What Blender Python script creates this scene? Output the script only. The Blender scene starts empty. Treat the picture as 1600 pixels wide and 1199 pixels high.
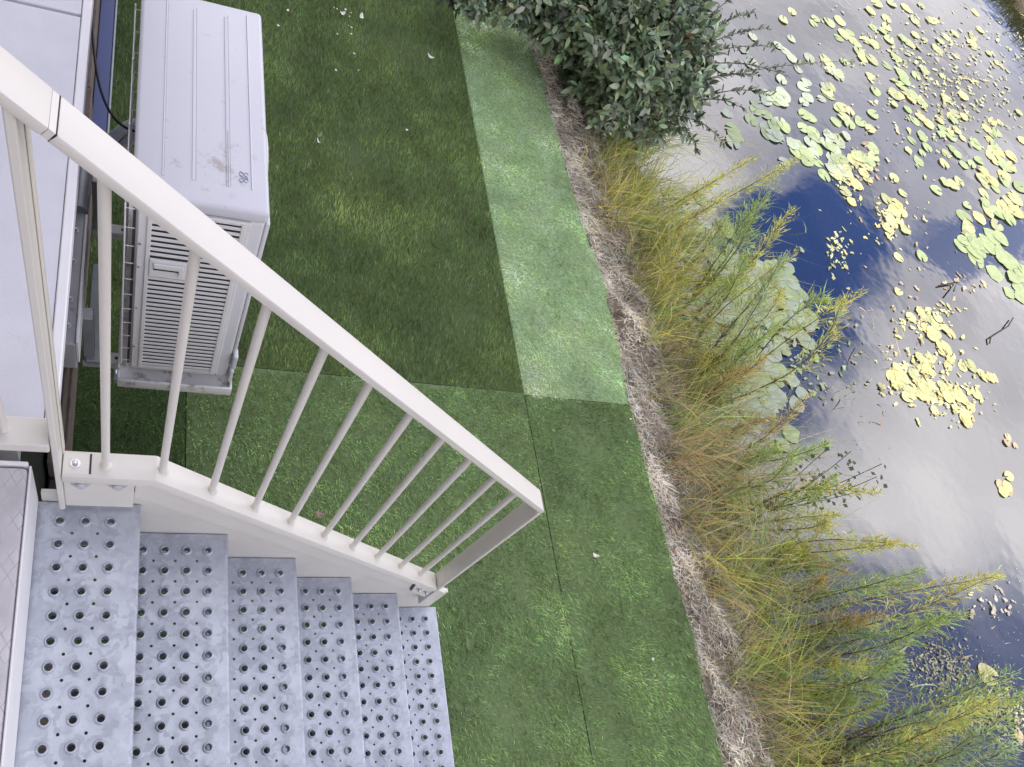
import bpy, bmesh, math, random
import numpy as np
from mathutils import Vector, Matrix

SC = bpy.context.scene
COL = SC.collection
R = math.radians
random.seed(7)
rng = np.random.default_rng(11)

# ------------------------------------------------------------------ camera
CAMH = 3.206
M = np.array([[0.94451, -0.092863, 0.315083],
              [-0.042129, 0.91704, 0.396563],
              [-0.32577, -0.387832, 0.862242]])      # world -> camera axes
u_, _, v_ = np.linalg.svd(M); M = u_ @ v_
FPX, CX, CY = 1199.25, 606.07, 760.54
cam_d = bpy.data.cameras.new('camera'); cam = bpy.data.objects.new('camera', cam_d); COL.objects.link(cam)
mw = Matrix(M.T.tolist()).to_4x4(); mw.translation = Vector((0, 0, CAMH)); cam.matrix_world = mw
cam_d.sensor_width = 36.0; cam_d.sensor_fit = 'HORIZONTAL'; cam_d.lens = FPX * 36 / 1600
cam_d.shift_x = (800 - CX) / 1600; cam_d.shift_y = (CY - 599.5) / 1600
cam_d.clip_start = 0.02; cam_d.clip_end = 2000
SC.camera = cam

# ------------------------------------------------------------------ sky and sun
SUN_EL, SUN_DIR = R(44), Vector((-1.0, -0.35, 0)).normalized()
world = bpy.data.worlds.new('World'); SC.world = world; world.use_nodes = True
wt = world.node_tree; wn = wt.nodes; wl = wt.links; wn.clear()
def wnode(t, **k):
    n = wn.new(t)
    for a, b in k.items(): setattr(n, a, b)
    return n
out = wnode('ShaderNodeOutputWorld'); bg = wnode('ShaderNodeBackground'); bg.inputs['Strength'].default_value = 0.11
wl.new(bg.outputs[0], out.inputs[0])
sky = wnode('ShaderNodeTexSky', sky_type='NISHITA', sun_disc=False)
sky.sun_elevation = SUN_EL; sky.sun_rotation = math.atan2(SUN_DIR.x, SUN_DIR.y); sky.air_density = 1.0; sky.dust_density = 0.6; sky.ozone_density = 2.0
tc = wnode('ShaderNodeTexCoord'); sp = wnode('ShaderNodeSeparateXYZ'); wl.new(tc.outputs['Generated'], sp.inputs[0])
def wm(op, a, b=None, c=None, clamp=False):
    n = wnode('ShaderNodeMath', operation=op, use_clamp=clamp)
    for i, x in enumerate((a, b, c)):
        if x is None: continue
        if isinstance(x, (int, float)): n.inputs[i].default_value = x
        else: wl.new(x, n.inputs[i])
    return n.outputs[0]
zc = wm('MAXIMUM', sp.outputs[2], 0.06)
cu = wm('DIVIDE', sp.outputs[0], zc); cv = wm('DIVIDE', sp.outputs[1], zc)
comb = wnode('ShaderNodeCombineXYZ'); wl.new(cu, comb.inputs[0]); wl.new(cv, comb.inputs[1])
def wnoise(scale, detail, vec=None, off=(0, 0, 0), rough=.55):
    mp = wnode('ShaderNodeMapping'); mp.inputs['Location'].default_value = off; wl.new(vec or comb.outputs[0], mp.inputs[0])
    n = wnode('ShaderNodeTexNoise'); n.inputs['Scale'].default_value = scale; n.inputs['Detail'].default_value = detail; n.inputs['Roughness'].default_value = rough
    wl.new(mp.outputs[0], n.inputs['Vector']); return n
wn1 = wnoise(1.6, 3, off=(3.1, 1.7, 0))
wv = wnode('ShaderNodeVectorMath', operation='SUBTRACT'); wl.new(wn1.outputs['Color'], wv.inputs[0]); wv.inputs[1].default_value = (.5, .5, .5)
ws = wnode('ShaderNodeVectorMath', operation='SCALE'); wl.new(wv.outputs[0], ws.inputs[0]); ws.inputs['Scale'].default_value = 0.75
wa = wnode('ShaderNodeVectorMath', operation='ADD'); wl.new(comb.outputs[0], wa.inputs[0]); wl.new(ws.outputs[0], wa.inputs[1])
def hole(u, v, ru, rv, rot, amp):          # a gap in the cloud deck, where it really is in the sky
    sub = wnode('ShaderNodeVectorMath', operation='SUBTRACT'); wl.new(wa.outputs[0], sub.inputs[0]); sub.inputs[1].default_value = (u, v, 0)
    mp = wnode('ShaderNodeMapping'); mp.vector_type = 'TEXTURE'; mp.inputs['Rotation'].default_value = (0, 0, R(rot)); mp.inputs['Scale'].default_value = (ru, rv, 1)
    wl.new(sub.outputs[0], mp.inputs[0])
    ln = wnode('ShaderNodeVectorMath', operation='LENGTH'); wl.new(mp.outputs[0], ln.inputs[0])
    mr = wnode('ShaderNodeMapRange', interpolation_type='SMOOTHSTEP'); mr.inputs[1].default_value = 0.7; mr.inputs[2].default_value = 1.25; mr.inputs[3].default_value = amp; mr.inputs[4].default_value = 0
    wl.new(ln.outputs['Value'], mr.inputs[0]); return mr.outputs[0]
holes = [hole(1.42, 1.10, .50, .20, 62, 1.0), hole(1.16, .72, .22, .2, 0, .9), hole(2.12, 1.33, .36, .10, 15, .75), hole(1.2, -.12, 1.1, .42, 5, .9), hole(-2.4, 1.2, 1.2, .5, 40, 1), hole(.6, -2.2, 1.2, .6, 10, 1), hole(3.6, 2.6, .9, .4, 30, .9)]
h = holes[0]
for x in holes[1:]: h = wm('MAXIMUM', h, x)
cover = wm('SUBTRACT', 1.0, h, clamp=True)
wn2 = wnoise(0.8, 3, off=(9.3, 4.2, 0))
mr2 = wnode('ShaderNodeMapRange', interpolation_type='SMOOTHSTEP'); mr2.inputs[1].default_value = .36; mr2.inputs[2].default_value = .5
wl.new(wn2.outputs['Fac'], mr2.inputs[0])
dens = wm('MULTIPLY', cover, wm('ADD', wm('MULTIPLY', mr2.outputs[0], .25), .75), clamp=True)
wn3 = wnoise(.9, 3, off=(1.3, 7.7, 0))
cr = wnode('ShaderNodeValToRGB'); cr.color_ramp.elements[0].position = .34; cr.color_ramp.elements[0].color = (7.4, 7.3, 8.3, 1)
cr.color_ramp.elements[1].position = .66; cr.color_ramp.elements[1].color = (21.0, 20.3, 20.8, 1)
wl.new(wn3.outputs['Fac'], cr.inputs[0])
mix = wnode('ShaderNodeMix', data_type='RGBA'); wl.new(dens, mix.inputs[0]); skt = wnode('ShaderNodeMix', data_type='RGBA', blend_type='MULTIPLY'); skt.inputs[0].default_value = 1; skt.inputs[7].default_value = (.70, .92, 1.65, 1); wl.new(sky.outputs[0], skt.inputs[6]); wl.new(skt.outputs[2], mix.inputs[6]); wl.new(cr.outputs[0], mix.inputs[7])
wl.new(mix.outputs[2], bg.inputs[0])

sun_d = bpy.data.lights.new('sun', 'SUN'); sun_d.energy = 3.6; sun_d.angle = R(.53); sun_d.color = (1, .88, .70)
sun = bpy.data.objects.new('sun', sun_d); COL.objects.link(sun)
to_sun = Vector((SUN_DIR.x * math.cos(SUN_EL), SUN_DIR.y * math.cos(SUN_EL), math.sin(SUN_EL)))
sun.rotation_euler = to_sun.to_track_quat('Z', 'Y').to_euler(); sun.location = to_sun * 30

SC.view_settings.view_transform = 'Standard'; SC.view_settings.look = 'None'
SC.view_settings.gamma = 1; SC.view_settings.exposure = 0.50; SC.view_settings.use_curve_mapping = False
SC.render.engine = 'CYCLES'
SC.cycles.max_bounces = 8; SC.cycles.transparent_max_bounces = 12

# ------------------------------------------------------------------ pixel <-> place
def ray(x, y): return M.T @ np.array([(x - CX) / FPX, -(y - CY) / FPX, -1.0])
def at(x, y, z=0.0):
    d = ray(x, y); p = d * ((z - CAMH) / d[2]); return Vector((p[0], p[1], z))
def px_of(p):
    q = M @ (np.array(p) - np.array([0, 0, CAMH])); return (CX - FPX * q[0] / q[2], CY + FPX * q[1] / q[2])

# ------------------------------------------------------------------ materials
def nt(name):
    m = bpy.data.materials.new(name); m.use_nodes = True
    n = m.node_tree.nodes; return m, n, m.node_tree.links, n['Principled BSDF']
def paint(name, c, rough=.45, var=.06, scale=6, bump=.0, bscale=80, metallic=0., dirt=None, coat=0):
    m, n, l, b = nt(name)
    t = n.new('ShaderNodeTexCoord'); no = n.new('ShaderNodeTexNoise'); no.inputs['Scale'].default_value = scale; no.inputs['Detail'].default_value = 8
    l.new(t.outputs['Object'], no.inputs['Vector'])
    r = n.new('ShaderNodeValToRGB'); r.color_ramp.elements[0].position = .3; r.color_ramp.elements[1].position = .7
    r.color_ramp.elements[0].color = (*[x * (1 - var) for x in c], 1); r.color_ramp.elements[1].color = (*[min(1, x * (1 + var)) for x in c], 1)
    l.new(no.outputs['Fac'], r.inputs[0]); cout = r.outputs[0]
    if dirt:                                   # (colour, threshold, scale, strength)
        n2 = n.new('ShaderNodeTexNoise'); n2.inputs['Scale'].default_value = dirt[2]; n2.inputs['Detail'].default_value = 10; n2.inputs['Roughness'].default_value = .7
        l.new(t.outputs['Object'], n2.inputs['Vector'])
        mr = n.new('ShaderNodeMapRange'); mr.inputs[1].default_value = dirt[1]; mr.inputs[2].default_value = dirt[1] + .1; mr.inputs[4].default_value = dirt[3]; l.new(n2.outputs['Fac'], mr.inputs[0])
        mx = n.new('ShaderNodeMix'); mx.data_type = 'RGBA'; l.new(mr.outputs[0], mx.inputs[0]); l.new(cout, mx.inputs[6]); mx.inputs[7].default_value = (*dirt[0], 1); cout = mx.outputs[2]
    l.new(cout, b.inputs['Base Color']); b.inputs['Roughness'].default_value = rough; b.inputs['Metallic'].default_value = metallic
    if bump:
        nb = n.new('ShaderNodeTexNoise'); nb.inputs['Scale'].default_value = bscale; nb.inputs['Detail'].default_value = 4; l.new(t.outputs['Object'], nb.inputs['Vector'])
        bp = n.new('ShaderNodeBump'); bp.inputs['Strength'].default_value = bump; bp.inputs['Distance'].default_value = .004; l.new(nb.outputs['Fac'], bp.inputs['Height']); l.new(bp.outputs[0], b.inputs['Normal'])
    return m
def plantmat(name, trans=.3, rough=.55, spec=.3, nscale=3., namp=.25):
    m, n, l, b = nt(name)
    a = n.new('ShaderNodeAttribute'); a.attribute_name = 'col'
    t = n.new('ShaderNodeTexCoord'); no = n.new('ShaderNodeTexNoise'); no.inputs['Scale'].default_value = nscale; no.inputs['Detail'].default_value = 4; l.new(t.outputs['Object'], no.inputs['Vector'])
    mr = n.new('ShaderNodeMapRange'); mr.inputs[1].default_value = .3; mr.inputs[2].default_value = .7; mr.inputs[3].default_value = 1 - namp; mr.inputs[4].default_value = 1 + namp; l.new(no.outputs['Fac'], mr.inputs[0])
    vm = n.new('ShaderNodeVectorMath'); vm.operation = 'SCALE'; l.new(a.outputs['Color'], vm.inputs[0]); l.new(mr.outputs[0], vm.inputs['Scale'])
    l.new(vm.outputs[0], b.inputs['Base Color']); b.inputs['Roughness'].default_value = rough; b.inputs['Specular IOR Level'].default_value = spec
    if trans:
        tr = n.new('ShaderNodeBsdfTranslucent'); l.new(vm.outputs[0], tr.inputs[0]); mx = n.new('ShaderNodeMixShader'); mx.inputs[0].default_value = trans
        l.new(b.outputs[0], mx.inputs[1]); l.new(tr.outputs[0], mx.inputs[2]); l.new(mx.outputs[0], n['Material Output'].inputs[0])
    return m

CREAM = paint('cream_paint', (.69, .662, .60), .38, .025, 4, dirt=((.45, .40, .32), .68, 9, .35), bump=.05, bscale=300)
WHITE = paint('white_casing', (.63, .63, .65), .4, .02, 5, dirt=((.28, .26, .25), .66, 11, .6))
PANM = paint('pan_paint', (.72, .71, .69), .5, .04, 8, dirt=((.22, .19, .16), .52, 16, .75))
WHITE2 = paint('white_plastic', (.72, .71, .70), .45, .03, 8, dirt=((.3, .28, .25), .67, 14, .5))
BLACK = paint('black_plastic', (.012, .012, .014), .5, .1)
LIDM = paint('white_lid', (.60, .60, .645), .38, .02, 5)
n = LIDM.node_tree.nodes; l = LIDM.node_tree.links; b = n['Principled BSDF']; src = b.inputs['Base Color'].links[0].from_socket
t = n.new('ShaderNodeTexCoord'); z1 = n.new('ShaderNodeTexNoise'); z1.inputs['Scale'].default_value = 38; z1.inputs['Detail'].default_value = 8; z1.inputs['Roughness'].default_value = .75; l.new(t.outputs['Object'], z1.inputs['Vector'])
acc = None
for (gx, gy, gr, ga) in ((.045, -.25, .055, .8), (.005, -.27, .05, .45), (.075, -.18, .05, .5), (-.065, -.27, .04, .5), (.14, -.20, .03, .5), (-.10, -.12, .03, .35), (.05, -.31, .10, .4), (.06, .0, .05, .2)):
    sb = n.new('ShaderNodeVectorMath'); sb.operation = 'DISTANCE'; l.new(t.outputs['Object'], sb.inputs[0]); sb.inputs[1].default_value = (gx, gy, .906)
    mr = n.new('ShaderNodeMapRange'); mr.inputs[1].default_value = gr; mr.inputs[2].default_value = 0; mr.inputs[4].default_value = ga * .3; l.new(sb.outputs['Value'], mr.inputs[0])
    if acc is None: acc = mr.outputs[0]
    else: q = n.new('ShaderNodeMath'); q.operation = 'MAXIMUM'; l.new(acc, q.inputs[0]); l.new(mr.outputs[0], q.inputs[1]); acc = q.outputs[0]
q = n.new('ShaderNodeMath'); q.operation = 'ADD'; l.new(acc, q.inputs[0]); l.new(z1.outputs['Fac'], q.inputs[1])
mr = n.new('ShaderNodeMapRange'); mr.inputs[1].default_value = .61; mr.inputs[2].default_value = .74; mr.inputs[4].default_value = .75; l.new(q.outputs[0], mr.inputs[0])
mx = n.new('ShaderNodeMix'); mx.data_type = 'RGBA'; l.new(mr.outputs[0], mx.inputs[0]); l.new(src, mx.inputs[6]); mx.inputs[7].default_value = (.36, .32, .29, 1); l.new(mx.outputs[2], b.inputs['Base Color'])
DARK = paint('dark_coil', (.07, .055, .06), .5, .2, 90)
GREYM = paint('grey_metal', (.33, .35, .38), .45, .12, 12, metallic=.3, dirt=((.12, .12, .12), .6, 30, .5))
BRACK = paint('bracket_metal', (.50, .50, .52), .5, .1, 14, metallic=.2, dirt=((.18, .15, .13), .6, 24, .6))
STEEL = paint('zinc_bolt', (.62, .62, .64), .3, .1, 30, metallic=.9)
BLUEF = paint('blue_grey_panel', (.075, .10, .23), .3, .06, 3)
LGREY = paint('light_grey_panel', (.40, .40, .42), .5, .05, 5)
WOOD = paint('weathered_wood', (.13, .10, .085), .8, .3, 20, bump=.6, bscale=40)
RUBBER = paint('dark_rubber', (.03, .03, .033), .6, .15)
HOSE = paint('grey_hose', (.30, .32, .35), .5, .15, 20)
FIBRE = paint('fibre_cement', (.66, .66, .70), .75, .045, 7, bump=.15, bscale=120, dirt=((.5, .5, .52), .62, 6, .5))
EDGE = paint('white_edge_trim', (.80, .79, .80), .5, .03, 8)
RENDER = paint('house_render', (.20, .18, .165), .8, .05, 2, bump=.3)
ROOFM = paint('roof_sheet', (.12, .12, .13), .6, .1, 4)
FRAME = paint('door_frame', (.7, .69, .66), .4, .03)
BARK = paint('bark', (.10, .075, .05), .85, .3, 30)
TWIG = paint('dark_twig', (.03, .022, .018), .8, .3, 30)
BROWNS = paint('straw_stalk', (.50, .42, .31), .8, .2, 30)
PALE = paint('pale_petal', (.75, .72, .66), .7, .1, 40)
BROWNL = paint('dry_leaf', (.30, .22, .16), .8, .3, 40)
INK = paint('print_ink', (.22, .25, .36), .6, .05)
# galvanised steel with its spangle
GALV, n, l, b = nt('galvanised_steel')
t = n.new('ShaderNodeTexCoord'); vo = n.new('ShaderNodeTexVoronoi'); vo.inputs['Scale'].default_value = 55; vo.feature = 'SMOOTH_F1'; vo.inputs['Smoothness'].default_value = .25
nz = n.new('ShaderNodeTexNoise'); nz.inputs['Scale'].default_value = 18; nz.inputs['Detail'].default_value = 3
mxv = n.new('ShaderNodeMix'); mxv.data_type = 'VECTOR'; mxv.inputs[0].default_value = .12; l.new(t.outputs['Object'], mxv.inputs[4]); l.new(nz.outputs['Color'], mxv.inputs[5]); l.new(t.outputs['Object'], nz.inputs['Vector'])
l.new(mxv.outputs[1], vo.inputs['Vector'])
sx = n.new('ShaderNodeSeparateColor'); l.new(vo.outputs['Color'], sx.inputs[0])
n2 = n.new('ShaderNodeTexNoise'); n2.inputs['Scale'].default_value = 9; n2.inputs['Detail'].default_value = 6; l.new(t.outputs['Object'], n2.inputs['Vector'])
ad = n.new('ShaderNodeMath'); ad.operation = 'MULTIPLY_ADD'; ad.inputs[1].default_value = .36; l.new(sx.outputs[0], ad.inputs[0]); l.new(n2.outputs['Fac'], ad.inputs[2])
cr_ = n.new('ShaderNodeValToRGB'); cr_.color_ramp.elements[0].position = .38; cr_.color_ramp.elements[0].color = (.36, .385, .43, 1); cr_.color_ramp.elements[1].position = .85; cr_.color_ramp.elements[1].color = (.53, .56, .61, 1); l.new(ad.outputs[0], cr_.inputs[0])
l.new(cr_.outputs[0], b.inputs['Base Color']); b.inputs['Metallic'].default_value = .45
mrr = n.new('ShaderNodeMapRange'); mrr.inputs[3].default_value = .36; mrr.inputs[4].default_value = .56; l.new(sx.outputs[1], mrr.inputs[0]); l.new(mrr.outputs[0], b.inputs['Roughness'])
# anti-slip landing: pale concrete-grey sheet with a diamond relief
SLIP, n, l, b = nt('antislip_landing')
t = n.new('ShaderNodeTexCoord'); sep = n.new('ShaderNodeSeparateXYZ'); l.new(t.outputs['Object'], sep.inputs[0])
def mth(n, l, op, a, b_=None, clamp=False):
    q = n.new('ShaderNodeMath'); q.operation = op; q.use_clamp = clamp
    for i, x in enumerate((a, b_)):
        if x is None: continue
        if isinstance(x, (int, float)): q.inputs[i].default_value = x
        else: l.new(x, q.inputs[i])
    return q.outputs[0]
nzs = n.new('ShaderNodeTexNoise'); nzs.inputs['Scale'].default_value = 30; l.new(t.outputs['Object'], nzs.inputs['Vector'])
jx = mth(n, l, 'MULTIPLY', nzs.outputs['Fac'], .008)
a1 = mth(n, l, 'ADD', mth(n, l, 'ADD', mth(n, l, 'MULTIPLY', sep.outputs[0], 1.7), sep.outputs[1]), jx); a2 = mth(n, l, 'SUBTRACT', mth(n, l, 'MULTIPLY', sep.outputs[0], 1.7), sep.outputs[1])
def lines(a): return mth(n, l, 'LESS_THAN', mth(n, l, 'ABSOLUTE', mth(n, l, 'SUBTRACT', mth(n, l, 'FRACT', mth(n, l, 'MULTIPLY', a, 24)), .5)), .045)
ln = mth(n, l, 'MAXIMUM', lines(a1), lines(a2))
nzl = n.new('ShaderNodeTexNoise'); nzl.inputs['Scale'].default_value = 14; nzl.inputs['Detail'].default_value = 5; l.new(t.outputs['Object'], nzl.inputs['Vector'])
fade = n.new('ShaderNodeMapRange'); fade.inputs[1].default_value = .45; fade.inputs[2].default_value = .6; l.new(nzl.outputs['Fac'], fade.inputs[0])
lf = mth(n, l, 'MULTIPLY', ln, mth(n, l, 'MULTIPLY', fade.outputs[0], .45))
rr = n.new('ShaderNodeValToRGB'); rr.color_ramp.elements[0].position = .3; rr.color_ramp.elements[1].position = .7; rr.color_ramp.elements[0].color = (.46, .44, .45, 1); rr.color_ramp.elements[1].color = (.60, .58, .59, 1); l.new(nzl.outputs['Fac'], rr.inputs[0])
mm = n.new('ShaderNodeMix'); mm.data_type = 'RGBA'; l.new(lf, mm.inputs[0]); l.new(rr.outputs[0], mm.inputs[6]); mm.inputs[7].default_value = (.16, .15, .15, 1)
l.new(mm.outputs[2], b.inputs['Base Color']); b.inputs['Roughness'].default_value = .7
bp = n.new('ShaderNodeBump'); bp.inputs['Strength'].default_value = .4; bp.inputs['Distance'].default_value = .002; l.new(ln, bp.inputs['Height']); l.new(bp.outputs[0], b.inputs['Normal'])
# soil
SOIL, n, l, b = nt('soil')
t = n.new('ShaderNodeTexCoord'); a = n.new('ShaderNodeTexNoise'); a.inputs['Scale'].default_value = 7; a.inputs['Detail'].default_value = 12; a.inputs['Roughness'].default_value = .7; l.new(t.outputs['Object'], a.inputs['Vector'])
r = n.new('ShaderNodeValToRGB'); r.color_ramp.elements[0].position = .35; r.color_ramp.elements[0].color = (.10, .08, .06, 1); r.color_ramp.elements[1].position = .68; r.color_ramp.elements[1].color = (.36, .29, .225, 1); l.new(a.outputs['Fac'], r.inputs[0])
sp_ = n.new('ShaderNodeSeparateXYZ'); l.new(t.outputs['Object'], sp_.inputs[0])
mz = n.new('ShaderNodeMapRange'); mz.inputs[1].default_value = -.62; mz.inputs[2].default_value = -.4; l.new(sp_.outputs[2], mz.inputs[0])
mx = n.new('ShaderNodeMix'); mx.data_type = 'RGBA'; l.new(mz.outputs[0], mx.inputs[0]); mx.inputs[6].default_value = (.022, .024, .018, 1); l.new(r.outputs[0], mx.inputs[7])
l.new(mx.outputs[2], b.inputs['Base Color']); b.inputs['Roughness'].default_value = .95
bp = n.new('ShaderNodeBump'); bp.inputs['Strength'].default_value = .8; bp.inputs['Distance'].default_value = .03; l.new(a.outputs['Fac'], bp.inputs['Height']); l.new(bp.outputs[0], b.inputs['Normal'])
# pond water
WATER, n, l, b = nt('pond_water'); n.remove(b)
fr = n.new('ShaderNodeFresnel'); fr.inputs['IOR'].default_value = 2.5
gl = n.new('ShaderNodeBsdfGlossy'); gl.inputs['Roughness'].default_value = .015; gl.inputs['Color'].default_value = (1, 1, 1, 1)
tr = n.new('ShaderNodeBsdfTransparent'); tr.inputs['Color'].default_value = (.55, .58, .50, 1)
df = n.new('ShaderNodeBsdfDiffuse'); df.inputs['Color'].default_value = (.030, .033, .030, 1)
m1 = n.new('ShaderNodeMixShader'); m1.inputs[0].default_value = .3; l.new(tr.outputs[0], m1.inputs[1]); l.new(df.outputs[0], m1.inputs[2])
m2 = n.new('ShaderNodeMixShader'); l.new(fr.outputs[0], m2.inputs[0]); l.new(m1.outputs[0], m2.inputs[1]); l.new(gl.outputs[0], m2.inputs[2]); l.new(m2.outputs[0], n['Material Output'].inputs[0])
t = n.new('ShaderNodeTexCoord'); wz = n.new('ShaderNodeTexNoise'); wz.inputs['Scale'].default_value = 2.2; wz.inputs['Detail'].default_value = 3; l.new(t.outputs['Object'], wz.inputs['Vector'])
bp = n.new('ShaderNodeBump'); bp.inputs['Strength'].default_value = .06; bp.inputs['Distance'].default_value = .05; l.new(wz.outputs['Fac'], bp.inputs['Height'])
l.new(bp.outputs[0], gl.inputs['Normal']); l.new(bp.outputs[0], fr.inputs['Normal'])

TURF = plantmat('turf_fibre', .3, .5, .3, 3.4, .34)
VEG = plantmat('green_foliage', .4, .55, .3, 5, .2)
BUSHM = plantmat('bush_leaf', .12, .38, .5, 9, .25)
STRAW = plantmat('dry_straw', .1, .8, .1, 4, .2)
PADM = plantmat('lily_pad_skin', .1, .5, .4, 14, .15)

# ------------------------------------------------------------------ object helpers
def link(o, parent=None):
    COL.objects.link(o)
    if parent is not None: o.parent = parent
    return o
def tag(o, label=None, cat=None, group=None, kind=None):
    for k, v in (('label', label), ('category', cat), ('group', group), ('kind', kind)):
        if v: o[k] = v
    return o
def empty(name, loc=(0, 0, 0), label=None, cat=None, group=None, rz=0):
    o = bpy.data.objects.new(name, None); o.location = loc; o.rotation_euler = (0, 0, rz); o.empty_display_size = .1; link(o); return tag(o, label, cat, group)
class MB:
    def __init__(s, org=(0, 0, 0)): s.bm = bmesh.new(); s.org = Vector(org)
    def box(s, x0, x1, y0, y1, z0, z1, bev=0, seg=1):
        vs = [s.bm.verts.new(Vector((x, y, z)) - s.org) for x in (x0, x1) for y in (y0, y1) for z in (z0, z1)]
        fs = [s.bm.faces.new([vs[i] for i in q]) for q in ((0, 1, 3, 2), (4, 6, 7, 5), (0, 4, 5, 1), (2, 3, 7, 6), (0, 2, 6, 4), (1, 5, 7, 3))]
        if bev:
            es = {e for f in fs for e in f.edges}; bmesh.ops.bevel(s.bm, geom=list(es), offset=bev, segments=seg, affect='EDGES', profile=.5)
        return s
    def prism(s, pts, axis, a, b, bev=0):    # polygon in the two other axes, pushed along one axis
        def mk(p, t):
            if axis == 'y': return Vector((p[0], t, p[1]))
            if axis == 'x': return Vector((t, p[0], p[1]))
            return Vector((p[0], p[1], t))
        A = [s.bm.verts.new(mk(p, a) - s.org) for p in pts]; B = [s.bm.verts.new(mk(p, b) - s.org) for p in pts]; n_ = len(pts)
        fs = [s.bm.faces.new(A), s.bm.faces.new(B[::-1])] + [s.bm.faces.new([A[i], B[i], B[(i + 1) % n_], A[(i + 1) % n_]]) for i in range(n_)]
        if bev:
            es = {e for f in fs for e in f.edges}; bmesh.ops.bevel(s.bm, geom=list(es), offset=bev, segments=2, affect='EDGES', profile=.5)
        return s
    def tube(s, pts, r, n_=10, cap=True):
        pts = [Vector(p) for p in pts]; rs = r if isinstance(r, (list, tuple)) else [r] * len(pts); prev = None; rings = []
        for i, p in enumerate(pts):
            d = (pts[min(i + 1, len(pts) - 1)] - pts[max(i - 1, 0)]).normalized()
            up = Vector((0, 0, 1)) if abs(d.z) < .9 else Vector((1, 0, 0))
            u = d.cross(up).normalized() if prev is None else (prev - d * prev.dot(d)).normalized(); prev = u; w = d.cross(u)
            rings.append([s.bm.verts.new(p - s.org + (u * math.cos(2 * math.pi * k / n_) + w * math.sin(2 * math.pi * k / n_)) * rs[i]) for k in range(n_)])
        for a, b_ in zip(rings, rings[1:]):
            for k in range(n_): s.bm.faces.new([a[k], a[(k + 1) % n_], b_[(k + 1) % n_], b_[k]])
        if cap: s.bm.faces.new(rings[0][::-1]); s.bm.faces.new(rings[-1])
        return s
    def lathe(s, prof, c, axis='z', n_=16):   # prof: (radius, height)
        rings = []
        for r_, h_ in prof:
            ring = []
            for k in range(n_):
                ca, sa = math.cos(2 * math.pi * k / n_) * r_, math.sin(2 * math.pi * k / n_) * r_
                p = Vector((ca, sa, h_)) if axis == 'z' else (Vector((ca, h_, sa)) if axis == 'y' else Vector((h_, ca, sa)))
                ring.append(s.bm.verts.new(p + Vector(c) - s.org))
            rings.append(ring)
        for a, b_ in zip(rings, rings[1:]):
            for k in range(n_): s.bm.faces.new([a[k], a[(k + 1) % n_], b_[(k + 1) % n_], b_[k]])
        return rings
    def build(s, name, mat, parent=None, smooth=False, loc=None):
        bmesh.ops.recalc_face_normals(s.bm, faces=s.bm.faces)
        me = bpy.data.meshes.new(name); s.bm.to_mesh(me); s.bm.free(); me.materials.append(mat)
        if smooth: me.polygons.foreach_set('use_smooth', [True] * len(me.polygons)); 
        if smooth and hasattr(me, 'set_sharp_from_angle'): me.set_sharp_from_angle(angle=R(35))
        o = bpy.data.objects.new(name, me); o.location = s.org if loc is None else loc; return link(o, parent)
class TB:                                   # a fast builder for thousands of blades and leaves with their own colour
    def __init__(s): s.V = []; s.F = []; s.C = []; s.n = 0
    def add(s, V, F, C):                    # V (k,m,3): k pieces with m verts; F (f,3) pattern; C (k,3)
        k, m = V.shape[:2]; s.V.append(V.reshape(-1, 3)); s.F.append((F[None] + (np.arange(k) * m)[:, None, None] + s.n).reshape(-1, 3))
        s.C.append(np.repeat(C, m, axis=0)); s.n += k * m
    def mesh(s, name, mat, org=(0, 0, 0)):
        V = np.concatenate(s.V) - np.array(org); F = np.concatenate(s.F).astype(np.int32); C = np.concatenate(s.C)
        me = bpy.data.meshes.new(name); me.vertices.add(len(V)); me.vertices.foreach_set('co', V.astype(np.float32).ravel())
        me.loops.add(F.size); me.loops.foreach_set('vertex_index', F.ravel()); me.polygons.add(len(F)); me.polygons.foreach_set('loop_start', np.arange(0, F.size, 3, dtype=np.int32))
        at_ = me.attributes.new('col', 'FLOAT_COLOR', 'POINT'); at_.data.foreach_set('color', np.concatenate([np.clip(C, 0, 1), np.ones((len(C), 1))], 1).astype(np.float32).ravel())
        me.update(calc_edges=True); me.materials.append(mat); return me
    def build(s, name, mat, parent=None, org=(0, 0, 0)):
        o = bpy.data.objects.new(name, s.mesh(name, mat, org)); o.location = org; return link(o, parent)
def unit(a): return a / np.maximum(np.linalg.norm(a, axis=-1, keepdims=True), 1e-9)
def blades(P, D, bend, L, W, seg=2):
    """blades from P along D, tip bent towards bend; seg 1: one triangle, 2: quad + tip"""
    k = len(P); side = unit(np.cross(D, rng.normal(size=(k, 3)))) * W[:, None] / 2
    if seg == 1: return np.stack([P - side, P + side, P + D * L[:, None] + bend * L[:, None]], 1), np.array([[0, 1, 2]])
    m_ = P + D * (L * .55)[:, None] + bend * (L * .2)[:, None]; t_ = P + D * (L * .93)[:, None] + bend * (L * .75)[:, None]
    if seg == 2: return np.stack([P - side * .8, P + side * .8, m_ + side * .75, m_ - side * .75, t_], 1), np.array([[0, 1, 2], [0, 2, 3], [3, 2, 4]])
    a_ = P + D * (L * .3)[:, None] + bend * (L * .06)[:, None]; b_ = P + D * (L * .58)[:, None] + bend * (L * .25)[:, None]; c_ = P + D * (L * .8)[:, None] + bend * (L * .5)[:, None]; t_ = P + D * (L * .92)[:, None] + bend * (L * .85)[:, None]
    return np.stack([P - side, P + side, a_ + side, a_ - side, b_ + side * .85, b_ - side * .85, c_ + side * .6, c_ - side * .6, t_], 1), np.array([[0, 1, 2], [0, 2, 3], [3, 2, 4], [3, 4, 5], [5, 4, 6], [5, 6, 7], [7, 6, 8]])
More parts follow.
